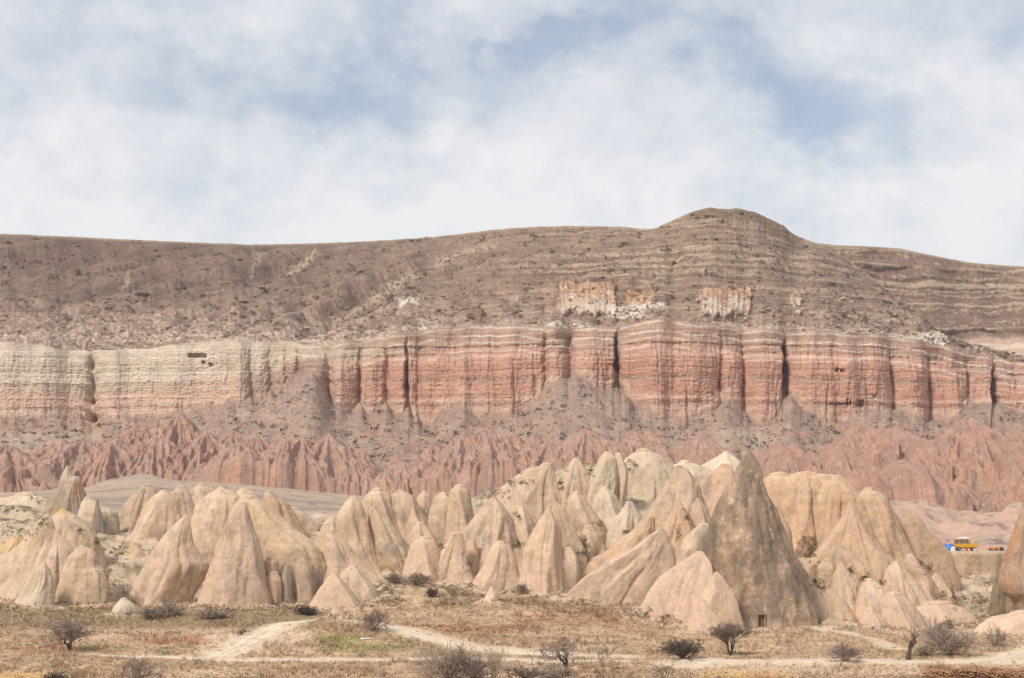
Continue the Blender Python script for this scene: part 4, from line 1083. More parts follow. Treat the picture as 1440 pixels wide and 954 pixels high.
# ------------------------------------------------------------------ ground
GR = [  # distance, [(X, photo row of the ground there)]
    (30, None), (120, None), (225, None),
    (275, [(-900, 955), (2400, 955)]),
    (318, [(-900, 916), (0, 918), (400, 916), (700, 918), (1100, 920), (2400, 920)]),
    (368, [(-900, 866), (0, 866), (160, 874), (300, 868), (440, 866), (560, 868), (640, 864), (720, 864), (790, 866), (900, 878), (1000, 889), (1150, 886), (1250, 893), (1380, 897), (1440, 897), (2400, 890)]),
    (400, [(-900, 840), (0, 845), (160, 842), (300, 845), (430, 846), (500, 838), (560, 818), (640, 822), (720, 828), (800, 828), (880, 850), (1000, 862), (1150, 862), (1250, 872), (1380, 864), (1440, 864), (2400, 860)]),
    (430, [(-900, 745), (0, 745), (160, 765), (220, 765), (300, 755), (440, 755), (560, 765), (640, 755), (700, 735), (800, 735), (900, 735), (1050, 750), (1150, 755), (1250, 780), (1350, 815), (1440, 805), (2400, 800)]),
    (462, [(-900, 700), (0, 704), (60, 700), (150, 728), (300, 712), (440, 740), (560, 730), (640, 702), (690, 688), (740, 672), (765, 655), (830, 648), (900, 650), (960, 660), (1050, 668), (1100, 685), (1200, 712), (1290, 768), (1350, 784), (1440, 790), (2400, 760)]),
    (520, [(-900, 716), (0, 712), (150, 716), (260, 716), (420, 728), (480, 722), (560, 725), (640, 730), (700, 735), (1150, 745), (1280, 762), (1440, 772), (2400, 760)]),
    (620, [(-900, 706), (0, 700), (200, 694), (330, 700), (440, 712), (600, 722), (1000, 732), (1250, 722), (1300, 738), (1350, 752), (1400, 740), (1440, 742), (2400, 740)]),
    (760, [(-900, 692), (0, 692), (120, 684), (165, 670), (205, 665), (250, 674), (330, 679), (440, 690), (520, 698), (600, 702), (1000, 716), (1240, 708), (1300, 712), (1400, 728), (1425, 714), (1470, 706), (2400, 720)]),
    (860, [(-900, 700), (0, 700), (440, 702), (1000, 715), (1440, 724), (2400, 724)]),
    (1000, None), (4000, None), (30000, None)]
dn = np.concatenate([np.array([-4000., -400., 0., 60, 130, 190, 230]), np.arange(250, 400, 0.32), np.arange(400, 540, 0.7), np.arange(540, 900, 2.2), np.array([930, 980, 1100, 1500, 2200, 4000.])])
gX = np.concatenate([np.linspace(-5600, -2000, 4), np.arange(-1800, -80, 12), np.arange(-80, 1520, 1.5), np.arange(1520, 3300, 12), np.linspace(3500, 7000, 4)])
kd, kz = [], []
for d, pts in GR:
    kd.append(d)
    if pts is None:
        kz.append(np.full(len(gX), {30: -6., 120: -4., 225: -1.2, 1000: 22., 4000: 5., 30000: 0.}[d]))
    else:
        kz.append(P(gX, crv(pts, np.clip(gX, -900, 2400)), d)[..., 2])
kd, kz = np.array(kd), np.array(kz)
kdd = np.concatenate([[-4000], kd]); kzz = np.concatenate([kz[:1], kz])
ii = np.clip(np.searchsorted(kdd, dn) - 1, 0, len(kdd) - 2)
tt = np.clip((dn - kdd[ii]) / (kdd[ii + 1] - kdd[ii]), 0, 1)[:, None]
GZ = kzz[ii] * (1 - tt) + kzz[ii + 1] * tt
# soften the folds between control distances
k = np.hanning(31); k /= k.sum()
m_ = (dn > 255) & (dn < 880)
gi = np.where(m_)[0]
pad = np.pad(GZ[gi], ((15, 15), (0, 0)), mode='edge')
sm = sum(k[j] * pad[j:j + len(gi)] for j in range(31))
GZ[gi] = sm
GD = np.broadcast_to(dn[:, None], GZ.shape)
GX = np.broadcast_to(gX, GZ.shape)
px = (GX - CX) / FPX * np.maximum(np.abs(GD), 60)
near = sst(150, 250, GD) * sst(2000, 900, GD)
GZ = GZ + near * (0.35 * fbm2(px / 9, GD / 12, 4, 500) + 0.10 * fbm2(px / 1.6, GD / 2.2, 3, 501))
slope_z = sst(385, 420, GD) * sst(500, 470, GD)
GZ = GZ + slope_z * (1.1 * fbm2(px / 7, GD / 7, 4, 502))
mid = sst(500, 540, GD) * sst(880, 800, GD)
GZ = GZ + mid * (0.8 * fbm2(px / 22, GD / 40, 3, 503) + 0.35 * layers(GD + 8 * fbm2(px / 60, GD / 90, 2, 504), 16, 505, 0.2) * sst(700, 500, GX))
GZ = GZ + mid * sst(1200, 1300, GX) * (5.5 * np.abs(fbm2(px / 18, GD / 45, 4, 506)) * sst(860, 760, GD))


def mound(X, Y, d, rx, ry, h):
    global GZ
    c = P(X, Y, d)
    GZ = GZ + h * np.exp(-((px - c[0]) / rx) ** 2 - ((GD - d) / ry) ** 2)


mound(465, 0, 338, 17, 12, 2.5)        # grassy rise with the pale track over it
mound(330, 0, 322, 9, 10, 0.9)
mound(860, 0, 287, 7, 4, 1.3)
mound(960, 0, 300, 8, 4, 0.9)
mound(110, 0, 296, 14, 6, 1.5)
mound(330, 0, 284, 12, 4, 0.9)
mound(1395, 0, 345, 12, 9, 1.6)
mound(885, 0, 374, 8, 5, 2.6)
mound(760, 0, 372, 8, 4, 1.0)
# wash and fallen grit banked against the foot of every rock
APRON = np.zeros(px.shape)
FOOT = []
GZ0 = GZ.copy()
for xc_r, zc_r, hr_r, hd_r, d_r in BASES:
    ic0 = np.clip(np.searchsorted(gX, CX + xc_r[-6] / d_r * FPX), 0, len(gX) - 1)
    id0 = np.clip(np.searchsorted(dn, d_r - hd_r[-6]), 0, len(dn) - 1)
    kr = int(np.argmin(np.abs(zc_r - GZ0[id0, ic0])))
    a_, b_, x0_ = hr_r[kr], hd_r[kr], xc_r[kr]
    FOOT.append((x0_, d_r, a_, b_))
    r0, r1 = np.searchsorted(dn, [d_r - b_ - 9, d_r + b_ + 9])
    cs_ = [CX + (x0_ + s * (a_ + 9)) / (d_r - b_) * FPX for s in (-1, 1)]
    c0_, c1_ = np.searchsorted(gX, [cs_[0] - 20, cs_[1] + 20])
    S_ = (slice(r0, r1), slice(c0_, c1_))
    u_ = np.hypot((px[S_] - x0_) / a_, (GD[S_] - d_r) / b_)
    q_ = np.maximum(0, (u_ - 1) * min(a_, b_))
    APRON[S_] = np.maximum(APRON[S_], np.exp(-q_ / 1.5) * (d_r < 440))
APRON = np.clip(APRON * (1 + 0.8 * fbm2(px / 2.2, GD / 2.6, 3, 508)), 0, 1)
GZ = GZ + 0.8 * APRON
GPX, GPY = to_px(px, np.maximum(GD, 1), GZ)


def gz(xw, d):
    """ground height under a world point (arrays allowed)"""
    xw, d = np.asarray(xw, float), np.asarray(d, float)
    X = CX + xw / d * FPX
    a = np.clip(np.searchsorted(gX, X) - 1, 0, len(gX) - 2)
    b = np.clip(np.searchsorted(dn, d) - 1, 0, len(dn) - 2)
    u = np.clip((X - gX[a]) / (gX[a + 1] - gX[a]), 0, 1)
    v = np.clip((d - dn[b]) / (dn[b + 1] - dn[b]), 0, 1)
    return (GZ[b, a] * (1 - u) + GZ[b, a + 1] * u) * (1 - v) + (GZ[b + 1, a] * (1 - u) + GZ[b + 1, a + 1] * u) * v


def ground_at(X, Y, d0=262.0, d1=520.0):
    """nearest ground point seen at photo pixel (X, Y)"""
    ds = np.arange(d0, d1, 0.25)
    p = P(X, Y, ds)
    hit = np.where(p[:, 2] <= gz(p[:, 0], ds))[0]
    i = hit[0] if len(hit) else len(ds) - 1
    return np.array([p[i, 0], ds[i], float(gz(p[i, 0], ds[i]))])


# --- ground colours
gX_, gY_ = GPX, GPY
n_a = fbm2(px / 5, GD / 9, 4, 520); n_b = fbm2(px / 20, GD / 34, 4, 521); n_c = fbm2(px / 1.3, GD / 2.6, 3, 522)
straw = np.array([0.47, 0.335, 0.215]); straw2 = np.array([0.55, 0.405, 0.27]); drab = np.array([0.315, 0.225, 0.145]); rust = np.array([0.33, 0.165, 0.085])
olive = np.array([0.22, 0.20, 0.085]); sand = np.array([0.60, 0.48, 0.355]); och = np.array([0.60, 0.41, 0.19]); soil = np.array([0.47, 0.36, 0.265]); pinks = np.array([0.52, 0.335, 0.255])
G = cmix(straw * np.ones(px.shape)[..., None], straw2, sst(-.3, .4, n_b + .4 * n_a))
n_s = fbm2(px / 15, GD / 4.5, 4, 523)
G = cmix(G, drab, sst(-0.1, 0.4, n_a + .5 * n_b + .3 * n_c + .5 * n_s) * 0.8)
G = cmix(G, np.array([.60, .47, .33]), sst(.08, .4, n_s - .5 * n_a) * .6)
G = cmix(G, np.array([.24, .19, .11]), sst(.12, .45, -n_s + .4 * n_c) * .55)  # dark streaks painted in as shadows of the grass


def zone(X0, X1, Y0, Y1, s, fx=14, fy=4, jit=1.0):
    j = (n_a * 26 + n_b * 20) * jit
    jj = (n_a * 7 + n_b * 5) * jit
    return s * sst(X0 - fx, X0 + fx, gX_ + j) * sst(X1 + fx, X1 - fx, gX_ + j) * sst(Y0 - fy, Y0 + fy, gY_ + jj) * sst(Y1 + fy, Y1 - fy, gY_ + jj) * (GD > 240) * (GD < 400)


rk_ = sst(-.25, .25, n_c + .8 * n_a)
for zc, c in [((-300, 460, 858, 884, .8), drab * np.array([.82, .86, .8])), ((600, 800, 836, 856, .5), drab), ((770, 900, 842, 862, .8), drab * 1.05), ((900, 990, 862, 880, .7), olive * 1.1),
              ((560, 760, 878, 890, .95), rust), ((720, 930, 864, 878, .9), rust), ((200, 330, 896, 906, .75), rust * 1.2), ((0, 110, 908, 915, .6), rust * 1.1), ((1295, 1460, 940, 956, .95), rust * 1.15),
              ((120, 190, 908, 916, .6), olive * 1.3), ((215, 245, 912, 922, .7), olive * .9), ((850, 900, 918, 924, .8), olive * 1.5), ((1225, 1252, 902, 918, .7), olive * 1.6),
              ((60, 130, 935, 956, .5), drab), ((-100, 90, 944, 958, .8), och), ((990, 1110, 941, 955, .8), och * 1.05), ((250, 400, 940, 952, .6), sand * np.array([1, 1.02, .95])), ((830, 900, 938, 956, .7), drab * .9),
              ((1090, 1300, 928, 948, .55), sand), ((1000, 1450, 930, 942, .6), sand * 1.02), ((1140, 1200, 866, 882, .7), sand), ((370, 395, 845, 858, .6), olive), ((1430, 1480, 905, 925, .8), sand)]:
    G = cmix(G, c, zone(*zc) * (0.35 + 0.65 * rk_ if c is rust else 1.0))
# the mound: worn green cap, bare shoulders
mg = zone(440, 585, 893, 916, 1.0, 20, 5, .6)
G = cmix(G, olive * np.array([1.25, 1.25, 1.1]), mg * sst(-.3, .15, n_a + n_c * .4) * .95)
G = cmix(G, sand * 1.04, zone(285, 440, 888, 920, .8, 20, 6, .5) * sst(.25, -.2, n_a))
G = G * np.array([.99, .93, .89])
# slopes between the rocks: scrubby brown earth with bare pale patches
sl_ = sst(388, 400, GD) * sst(500, 480, GD)
scol = cmix(soil * np.ones(px.shape)[..., None], np.array([0.20, 0.16, 0.105]), sst(-.25, .25, n_a + .6 * n_c))
scol = cmix(scol, np.array([0.50, 0.385, 0.265]), sst(-.1, .3, fbm2(px / 8, GD / 9, 3, 531)) * .8)
G = cmix(G, scol, sl_ * .95)
G = cmix(G, np.array([0.57, 0.47, 0.33]), sl_ * (gauss(gX_, 20, 90) * sst(760, 700, gY_)) * sst(0.1, -.15, n_a) * .9)
G = cmix(G, np.array([0.54, 0.41, 0.295]), sst(.12, .75, APRON + .15 * n_c) * .85)
md = sst(490, 520, GD) * sst(1200, 950, GD)
fcol = cmix(np.array([0.42, 0.315, 0.23]) * np.ones(px.shape)[..., None], np.array([0.31, 0.235, 0.19]), sst(-.1, .35, layers(GD + 8 * fbm2(px / 60, GD / 90, 2, 504), 16, 505, 0.2) + n_b * .6))
fcol = cmix(fcol, pinks, np.clip(sst(1180, 1290, gX_) * sst(-.5, .1, n_b + .3 * n_a) * .95 + gauss(gX_, 430, 60) * sst(560, 510, GD) * .9 + sst(40, -10, gX_) * .6, 0, 1))
fcol = cmix(fcol, np.array([0.62, 0.56, 0.48]), gauss(gX_, 440, 18) * sst(560, 515, GD) * .8 * sst(-.1, .1, n_a))
fcol = cmix(fcol, np.array([0.17, 0.13, 0.12]), sst(.2, .45, fbm2(px / 9, GD / 18, 4, 530)) * .7)
G = cmix(G, fcol, md)
far = (GD > 1200) | (GD < 200)
G = np.where(far[..., None], straw * 0.9, G)


def track_mask(pts, w):
    """worn band along a line of ground points"""
    m = np.zeros(px.shape)
    for (x0, d0), (x1, d1) in zip(pts[:-1], pts[1:]):
        ex, ed = x1 - x0, d1 - d0
        t = np.clip(((px - x0) * ex + (GD - d0) * ed) / (ex * ex + ed * ed), 0, 1)
        q = np.hypot(px - (x0 + t * ex), GD - (d0 + t * ed))
        m = np.maximum(m, sst(w * 1.7, w * 0.6, q + 0.9 * n_a + .5 * n_c))
    return m


def gp(X, d):
    return ((X - CX) / FPX * d, d)


TR1 = [gp(-500, 285), gp(-40, 296), gp(30, 306), gp(110, 311), gp(210, 308), gp(320, 303), gp(470, 304), gp(640, 306), gp(800, 303), gp(860, 301)]
TR2 = [gp(300, 306), gp(335, 316), gp(375, 330), (gp(430, 343)), gp(490, 344), gp(560, 338), gp(640, 326), gp(720, 319), gp(800, 314), gp(870, 312)]
TR3 = [gp(960, 296), gp(1060, 302), gp(1150, 304), gp(1270, 303), gp(1380, 304), gp(1600, 302), gp(2200, 300)]
TR4 = [gp(1390, 306), gp(1415, 318), gp(1460, 330), gp(1600, 345)]
TR5 = [gp(1150, 366), gp(1190, 362), gp(1230, 350), gp(1252, 330)]
TRK = np.zeros(px.shape)
for t_, w_, s_ in ((TR1, 2.6, .9), (TR2, 3.2, .9), (TR3, 4.2, .9), (TR4, 3, .9), (TR5, 1.6, .7)):
    tm_ = track_mask(t_, w_)
    TRK = np.maximum(TRK, tm_)
    G = cmix(G, sand * np.array([1.06, 1.05, 1.02]), tm_ * s_)
gV = np.stack([px, GD, GZ], -1)
ground = link('ground', grid_mesh('ground', gV[::-1], G[::-1]), M_GROUND)
tag(ground, 'dry grassland and bare tuff soil', 'ground', kind='structure')


def ribbon(name, pts, w, label):
    pts = np.array(pts, float)
    seg_l = np.r_[0, np.cumsum(np.hypot(*np.diff(pts, axis=0).T))]
    s = np.arange(0, seg_l[-1], 0.6)
    cxp, cyp = crv(np.c_[seg_l, pts[:, 0]], s), crv(np.c_[seg_l, pts[:, 1]], s)
    tx, ty = np.gradient(cxp), np.gradient(cyp)
    L = np.hypot(tx, ty); nx_, ny_ = -ty / L, tx / L
    V, Cc = [], []
    for j in np.linspace(-1, 1, 13):
        ww = w * (1 + 0.35 * fbm2(s / 5, 0 * s + j * .3, 3, 540)) * j
        xx, yy = cxp + nx_ * ww, cyp + ny_ * ww
        edge = 0.05 * (1 - abs(j) ** 3) - 0.02
        V.append(np.stack([xx, yy, gz(xx, yy) + edge], -1))
        rut = gauss(abs(j), .45, .2)
        c0 = cmix(np.broadcast_to(sand * 1.02, (len(s), 3)), np.array([0.70, 0.585, 0.45]), np.clip(rut + .5 * fbm2(xx / 2, yy / 4, 3, 541), 0, 1))
        c0 = cmix(c0, straw2, sst(.1, .5, fbm2(xx / 3, yy / 3, 3, 542) + .7 * abs(j) ** 4 + .2 * gauss(j, 0, .2)) * .6)
        Cc.append(c0)
    o = link(name, grid_mesh(name, np.array(V), np.array(Cc)), M_GROUND)
    tag(o, label, 'track', kind='structure')


ribbon('dirt_road', TR1, 1.7, 'pale dirt road crossing the left foreground')
ribbon('dirt_road', TR2, 1.9, 'pale dirt track climbing over the grassy mound')
ribbon('dirt_road', TR3, 2.8, 'wide pale sandy road along the lower right')
ribbon('dirt_road', TR4, 2.0, 'short pale sandy track turning up at the right edge')

# ------------------------------------------------------------------ plants
rnd = np.random.default_rng(5)


def grid_idx(xw, d):
    X = CX + xw / d * FPX
    return np.clip(np.searchsorted(dn, d), 0, len(dn) - 1), np.clip(np.searchsorted(gX, X), 0, len(gX) - 1)


def scatter_ground(n, X0, X1, Y0, Y1, seed):
    """points on the ground, even over the view between photo rows Y0 and Y1"""
    r = np.random.default_rng(seed)
    ok = (GPX > X0) & (GPX < X1) & (GPY > Y0) & (GPY < Y1) & (GD > 255) & (GD < 520)
    rr, cc = np.where(ok)
    # weight by the height each cell takes in the view
    dY = np.abs(np.gradient(GPY, axis=0))[rr, cc] * np.gradient(gX)[cc]
    pick = r.choice(len(rr), n, p=dY / dY.sum())
    rr, cc = rr[pick], cc[pick]
    d = dn[rr] + r.uniform(-.2, .2, n)
    X = gX[cc] + r.uniform(-.8, .8, n)
    xw = (X - CX) / FPX * d
    return xw, d, gz(xw, d), rr, cc


def blades(xw, d, zz, hgt, spread, nb, col, seed, width=0.05):
    """grass tufts: nb tapering blades each"""
    r = np.random.default_rng(seed)
    n = len(xw)
    a = r.uniform(0, 2 * math.pi, (n, nb))
    ln = r.uniform(.15, 1.0, (n, nb)) * spread[:, None]
    h = hgt[:, None] * r.uniform(.55, 1.15, (n, nb))
    bx_, by_ = xw[:, None] + np.cos(a) * ln * .5, d[:, None] + np.sin(a) * ln * .5
    ta = r.uniform(0, math.pi, (n, nb))
    wd = width * r.uniform(.6, 1.5, (n, nb))
    v0 = np.stack([bx_ - np.cos(ta) * wd, by_ - np.sin(ta) * wd, zz[:, None] - .05 + 0 * a], -1)
    v1 = np.stack([bx_ + np.cos(ta) * wd, by_ + np.sin(ta) * wd, zz[:, None] - .05 + 0 * a], -1)
    v2 = np.stack([bx_ + np.cos(a) * ln * .8, by_ + np.sin(a) * ln * .8, zz[:, None] + h], -1)
    V = np.stack([v0, v1, v2], 2).reshape(-1, 3)
    cc = np.repeat((col[:, None, :] * r.uniform(.78, 1.2, (n, nb, 1)))[:, :, None, :], 3, 2).reshape(-1, 3)
    return V, np.arange(len(V)).reshape(-1, 3), cc


xw, dd_, zz, rr, cc = scatter_ground(42000, -90, 1530, 842, 965, 3)
keep = rnd.uniform(0, 1, len(xw)) > 1.1 * TRK[rr, cc]
bare = (fbm2(xw / 6, dd_ / 11, 3, 700) < -0.22) & (rnd.uniform(0, 1, len(xw)) < .7)
keep &= ~bare
xw, dd_, zz, rr, cc = (q[keep] for q in (xw, dd_, zz, rr, cc))
gc = G[rr, cc]
rusty = sst(.05, .2, gc[:, 0] - 1.75 * gc[:, 1] + .1)
tall = 0.26 + 0.42 * sst(-.1, .4, fbm2(xw / 9, dd_ / 14, 3, 701)) + 0.25 * rusty + .45 * (GPY[rr, cc] > 938) * (GPX[rr, cc] > 1290) * rusty
gcol = gc * np.array([1.02, 1.0, .96]) * (0.72 + 0.4 * rnd.uniform(0, 1, (len(xw), 1)))
pale_b = rnd.uniform(0, 1, len(xw)) < .22
gcol[pale_b] = np.array([.56, .45, .31]) * rnd.uniform(.8, 1.1, (pale_b.sum(), 1))
dk = rnd.uniform(0, 1, len(xw)) < .16
gcol[dk] = np.array([.25, .18, .12]) * rnd.uniform(.7, 1.3, (dk.sum(), 1))
V, F, Cc = blades(xw, dd_, zz, tall * rnd.uniform(.6, 1.4, len(xw)), .22 + .35 * tall, 6, gcol, 4, .045)
g_ = link('dry_grass', raw_mesh('dry_grass', V, F, 3, Cc, smooth=False), M_PLANT)
tag(g_, 'dry straw and rust coloured grass tufts across the foreground', 'grass', kind='stuff')


def leaf_clumps(P0, size, col, nl, seed, flat=.6):
    """low bushes as clouds of small leaf faces"""
    r = np.random.default_rng(seed)
    n = len(P0)
    q = r.normal(0, 1, (n, nl, 3))
    q /= np.linalg.norm(q, axis=-1, keepdims=True)
    q *= r.uniform(.35, 1, (n, nl, 1)) ** .5
    q[..., 2] = np.abs(q[..., 2]) * flat
    c = P0[:, None, :] + q * size[:, None, None]
    a, b = r.normal(0, 1, (n, nl, 3)), r.normal(0, 1, (n, nl, 3))
    s = size[:, None, None] * r.uniform(.18, .42, (n, nl, 1))
    V = np.stack([c - a * s * .6, c + a * s * .6 + b * s * .3, c + b * s], 2).reshape(-1, 3)
    cc = np.repeat((col[:, None, :] * r.uniform(.65, 1.3, (n, nl, 1)))[:, :, None, :], 3, 2).reshape(-1, 3)
    return V, np.arange(len(V)).reshape(-1, 3), cc


# scrub in the hollows between the rocks and on the bank in front of them
r_, c_ = np.where((GPX > -60) & (GPX < 1500) & (GD > 376) & (GD < 480))
scn = fbm2(px[r_, c_] / 7, GD[r_, c_] / 7, 4, 710)
o_ = scn > 0.02
r_, c_ = r_[o_], c_[o_]
pick = rnd.choice(len(r_), 9000)
r_, c_ = r_[pick], c_[pick]
dS = dn[r_] + rnd.uniform(-.3, .3, len(r_)); xS = px[r_, c_] + rnd.uniform(-.15, .15, len(r_))
PS = np.stack([xS, dS, gz(xS, dS)], -1)
colS = np.where(rnd.uniform(0, 1, (len(xS), 1)) < .55, np.array([[.18, .135, .08]]), np.array([[.30, .22, .14]])) * rnd.uniform(.7, 1.3, (len(xS), 1))
V1, F1, C1 = leaf_clumps(PS, rnd.uniform(.2, .62, len(xS)), colS, 12, 21)
xw, dd_, zz, rr, cc = scatter_ground(5200, -90, 1530, 845, 960, 13)
kp = (fbm2(xw / 7, dd_ / 9, 4, 711) + .55 * ((GPY[rr, cc] < 886) & (GPX[rr, cc] < 470)) + .4 * ((GPY[rr, cc] < 862)) + .5 * ((GPY[rr, cc] > 938) & (GPX[rr, cc] > 820) & (GPX[rr, cc] < 910)) > .28) & (TRK[rr, cc] < .2)
xw, dd_, zz = xw[kp], dd_[kp], zz[kp]
colB = np.where(rnd.uniform(0, 1, (len(xw), 1)) < .4, np.array([[.24, .19, .115]]), np.array([[.29, .21, .15]])) * rnd.uniform(.7, 1.3, (len(xw), 1))
V2, F2, C2 = leaf_clumps(np.stack([xw, dd_, zz], -1), rnd.uniform(.15, .42, len(xw)), colB, 12, 22)
# tufts gathered round the feet of the front rocks
ft = []
rf = np.random.default_rng(77)
for x0_, d_, a_, b_ in FOOT:
    if d_ > 412:
        continue
    nf = int(5 + 3.2 * a_)
    an_ = rf.uniform(math.pi, 2 * math.pi, nf)
    uu = 1 + rf.gamma(1.2, .9, nf) / max(a_, 1.0) - .3 / max(a_, 1)
    ft.append(np.stack([x0_ + np.cos(an_) * a_ * uu, d_ + np.sin(an_) * b_ * uu], -1))
ft = np.concatenate(ft)
ft = ft[fbm2(ft[:, 0] / 4, ft[:, 1] / 4, 2, 712) > -.12]
colF = np.where(rf.uniform(0, 1, (len(ft), 1)) < .45, np.array([[.21, .165, .10]]), np.array([[.30, .22, .15]])) * rf.uniform(.7, 1.3, (len(ft), 1))
V3, F3, C3 = leaf_clumps(np.c_[ft, gz(ft[:, 0], ft[:, 1])], rf.uniform(.15, .5, len(ft)), colF, 14, 23)
V2, F2, C2 = np.concatenate([V2, V3]), np.concatenate([F2, F3 + len(V2)]), np.concatenate([C2, C3])
s_ = link('scrub', raw_mesh('scrub', np.concatenate([V1, V2]), np.concatenate([F1, F2 + len(V1)]), 3, np.concatenate([C1, C2]), smooth=False), M_PLANT)
tag(s_, 'low dark scrub in the hollows between the pale rocks', 'scrub', kind='stuff')

# scrub rooted in the clefts and pockets of the rocks: photo x, y, half width, half height
bpy.context.view_layer.update()
dg = bpy.context.evaluated_depsgraph_get()
rk2 = np.random.default_rng(91)
pk = []
for X, Y, wx_, wy_ in [(789, 674, 8, 16), (831, 662, 6, 10), (884, 656, 10, 8), (690, 694, 22, 7), (725, 678, 22, 8), (845, 737, 8, 7), (822, 775, 8, 18), (728, 724, 5, 6), (731, 765, 12, 5), (964, 726, 4, 9), (953, 752, 4, 7),
                        (1142, 780, 13, 24), (1152, 822, 11, 8), (1130, 765, 8, 12), (1198, 802, 5, 6), (1240, 820, 6, 5), (1294, 792, 7, 6), (1332, 880, 10, 12), (1322, 836, 10, 5), (1345, 842, 14, 9), (1380, 848, 12, 8), (136, 762, 5, 8), (166, 772, 12, 16),
                        (150, 806, 9, 6), (163, 834, 9, 11), (18, 748, 26, 8), (60, 736, 12, 5), (14, 716, 16, 6), (55, 705, 14, 4), (621, 764, 6, 8), (660, 790, 6, 9), 
                        (1305, 800, 6, 7), (115, 745, 6, 5), (880, 748, 5, 4), (1215, 812, 6, 6), (900, 862, 22, 6), (940, 872, 18, 7)]:
    n_ = int(6 + wx_ * wy_ * 0.16)
    for X_, Y_ in zip(rk2.normal(X, wx_ * .55, n_), rk2.normal(Y, wy_ * .55, n_)):
        q = P(X_, Y_, 300.0) - np.array([0, 0, CAMZ])
        hit, loc, nor, fi, ob, mx = scene.ray_cast(dg, (0, 0, CAMZ), Vector(tuple(q)).normalized())
        if hit and 340 < loc.y < 480:
            pk.append((loc.x, loc.y - .05, loc.z - .1))
pk = np.array(pk)
colP = np.where(rk2.uniform(0, 1, (len(pk), 1)) < .6, np.array([[.135, .115, .062]]), np.array([[.24, .175, .105]])) * rk2.uniform(.7, 1.3, (len(pk), 1))
V4, F4, C4 = leaf_clumps(pk, rk2.uniform(.25, .62, len(pk)), colP, 16, 24, .8)
s4 = link('scrub', raw_mesh('scrub', V4, F4, 3, C4, smooth=False), M_PLANT)
tag(s4, 'dark olive scrub rooted in the clefts and pockets of the pale rocks', 'scrub', kind='stuff')

# scrub and rubble on the mesa
def mesa_points(n, rows, seed, cond=None):
    r = np.random.default_rng(seed)
    rr = r.integers(rows[0], rows[1], n)
    lo, hi = np.searchsorted(Xc, [-200, 1640])
    cc = r.integers(lo, hi, n)
    if cond is not None:
        k = cond(rr, cc)
        rr, cc = rr[k], cc[k]
    return mesa_grid[rr, cc], rr, cc


pa, ra, ca_ = mesa_points(6500, (4, rowsA - 6), 31, lambda r, c: (fbm2(Xc[c] / 26, Yp[r, c] / 12, 3, 720) > .02) & (np.random.default_rng(8).uniform(0, 1, len(r)) < .35 + .65 * sst(300, 900, Xc[c])))
pc, rc_, cc2 = mesa_points(9000, (rowsA + rowsB + 12, len(seg) - 40), 32, lambda r, c: (redm[r - rowsA - rowsB, c] < .3) & (fbm2(Xc[c] / 20, Yp[r, c] / 9, 3, 721) > -.05))
pm = np.concatenate([pa, pc])
V1, F1, C1 = leaf_clumps(pm, np.random.default_rng(3).gamma(3.0, .24, len(pm)) + .25, np.array([[.085, .072, .055]]) * rnd.uniform(.7, 1.5, (len(pm), 1)), 12, 33, .75)
s2 = link('scrub', raw_mesh('scrub', V1, F1, 3, C1, smooth=False), M_PLANT)
tag(s2, 'dark bushes dotted over the mesa slopes', 'scrub', kind='stuff')

pr, rr_, cr_ = mesa_points(6000, (6, rowsA - 4), 41, lambda r, c: fbm2(Xc[c] / 30, Yp[r, c] / 10, 3, 722) + .35 * sst(400, 470, Yp[r, c]) > .12)
cube = np.array([[a, b, c] for a in (-.5, .5) for b in (-.5, .5) for c in (-.5, .5)])
cq = np.array([[0, 1, 3, 2], [4, 6, 7, 5], [0, 4, 5, 1], [2, 3, 7, 6], [0, 2, 6, 4], [1, 5, 7, 3]])
n_ = len(pr)
rg = np.random.default_rng(42)
sz_ = (rg.gamma(2.2, .42, (n_, 1, 1)) + .3) * np.array([1.5, 1.1, .75]) * rg.uniform(.6, 1.3, (n_, 1, 3))
cv = (cube[None] + rg.uniform(-.16, .16, (n_, 8, 3))) * sz_
an = rg.uniform(0, math.pi, n_)[:, None]
cv = np.stack([cv[..., 0] * np.cos(an) - cv[..., 1] * np.sin(an), cv[..., 0] * np.sin(an) + cv[..., 1] * np.cos(an), cv[..., 2]], -1) + pr[:, None, :]
colr = np.repeat((C[rr_, cr_] * rg.uniform(.65, 1.55, (n_, 1)))[:, None, :], 8, 1)
rb = link('rubble', raw_mesh('rubble', cv.reshape(-1, 3), (cq[None] + np.arange(n_)[:, None, None] * 8).reshape(-1, 4), 4, colr.reshape(-1, 3), smooth=False), M_MESA)
tag(rb, 'fallen rock blocks scattered over the mesa slopes', 'rubble', kind='stuff')


xw, dd_, zz, rr, cc = scatter_ground(2600, -90, 1530, 858, 962, 51)
n_ = len(xw)
sz_ = (rg.gamma(1.6, .07, (n_, 1, 1)) + .06) * np.array([1.4, 1.1, .8]) * rg.uniform(.6, 1.3, (n_, 1, 3))
cv = (cube[None] + rg.uniform(-.2, .2, (n_, 8, 3))) * sz_ + np.stack([xw, dd_, zz + .02], -1)[:, None, :]
colr = np.repeat((np.array([[.52, .42, .32]]) * rg.uniform(.5, 1.25, (n_, 1)))[:, None, :], 8, 1)
sn_ = link('stones', raw_mesh('stones', cv.reshape(-1, 3), (cq[None] + np.arange(n_)[:, None, None] * 8).reshape(-1, 4), 4, colr.reshape(-1, 3), smooth=False), M_GROUND)
tag(sn_, 'loose pale stones strewn over the foreground soil', 'stones', kind='stuff')


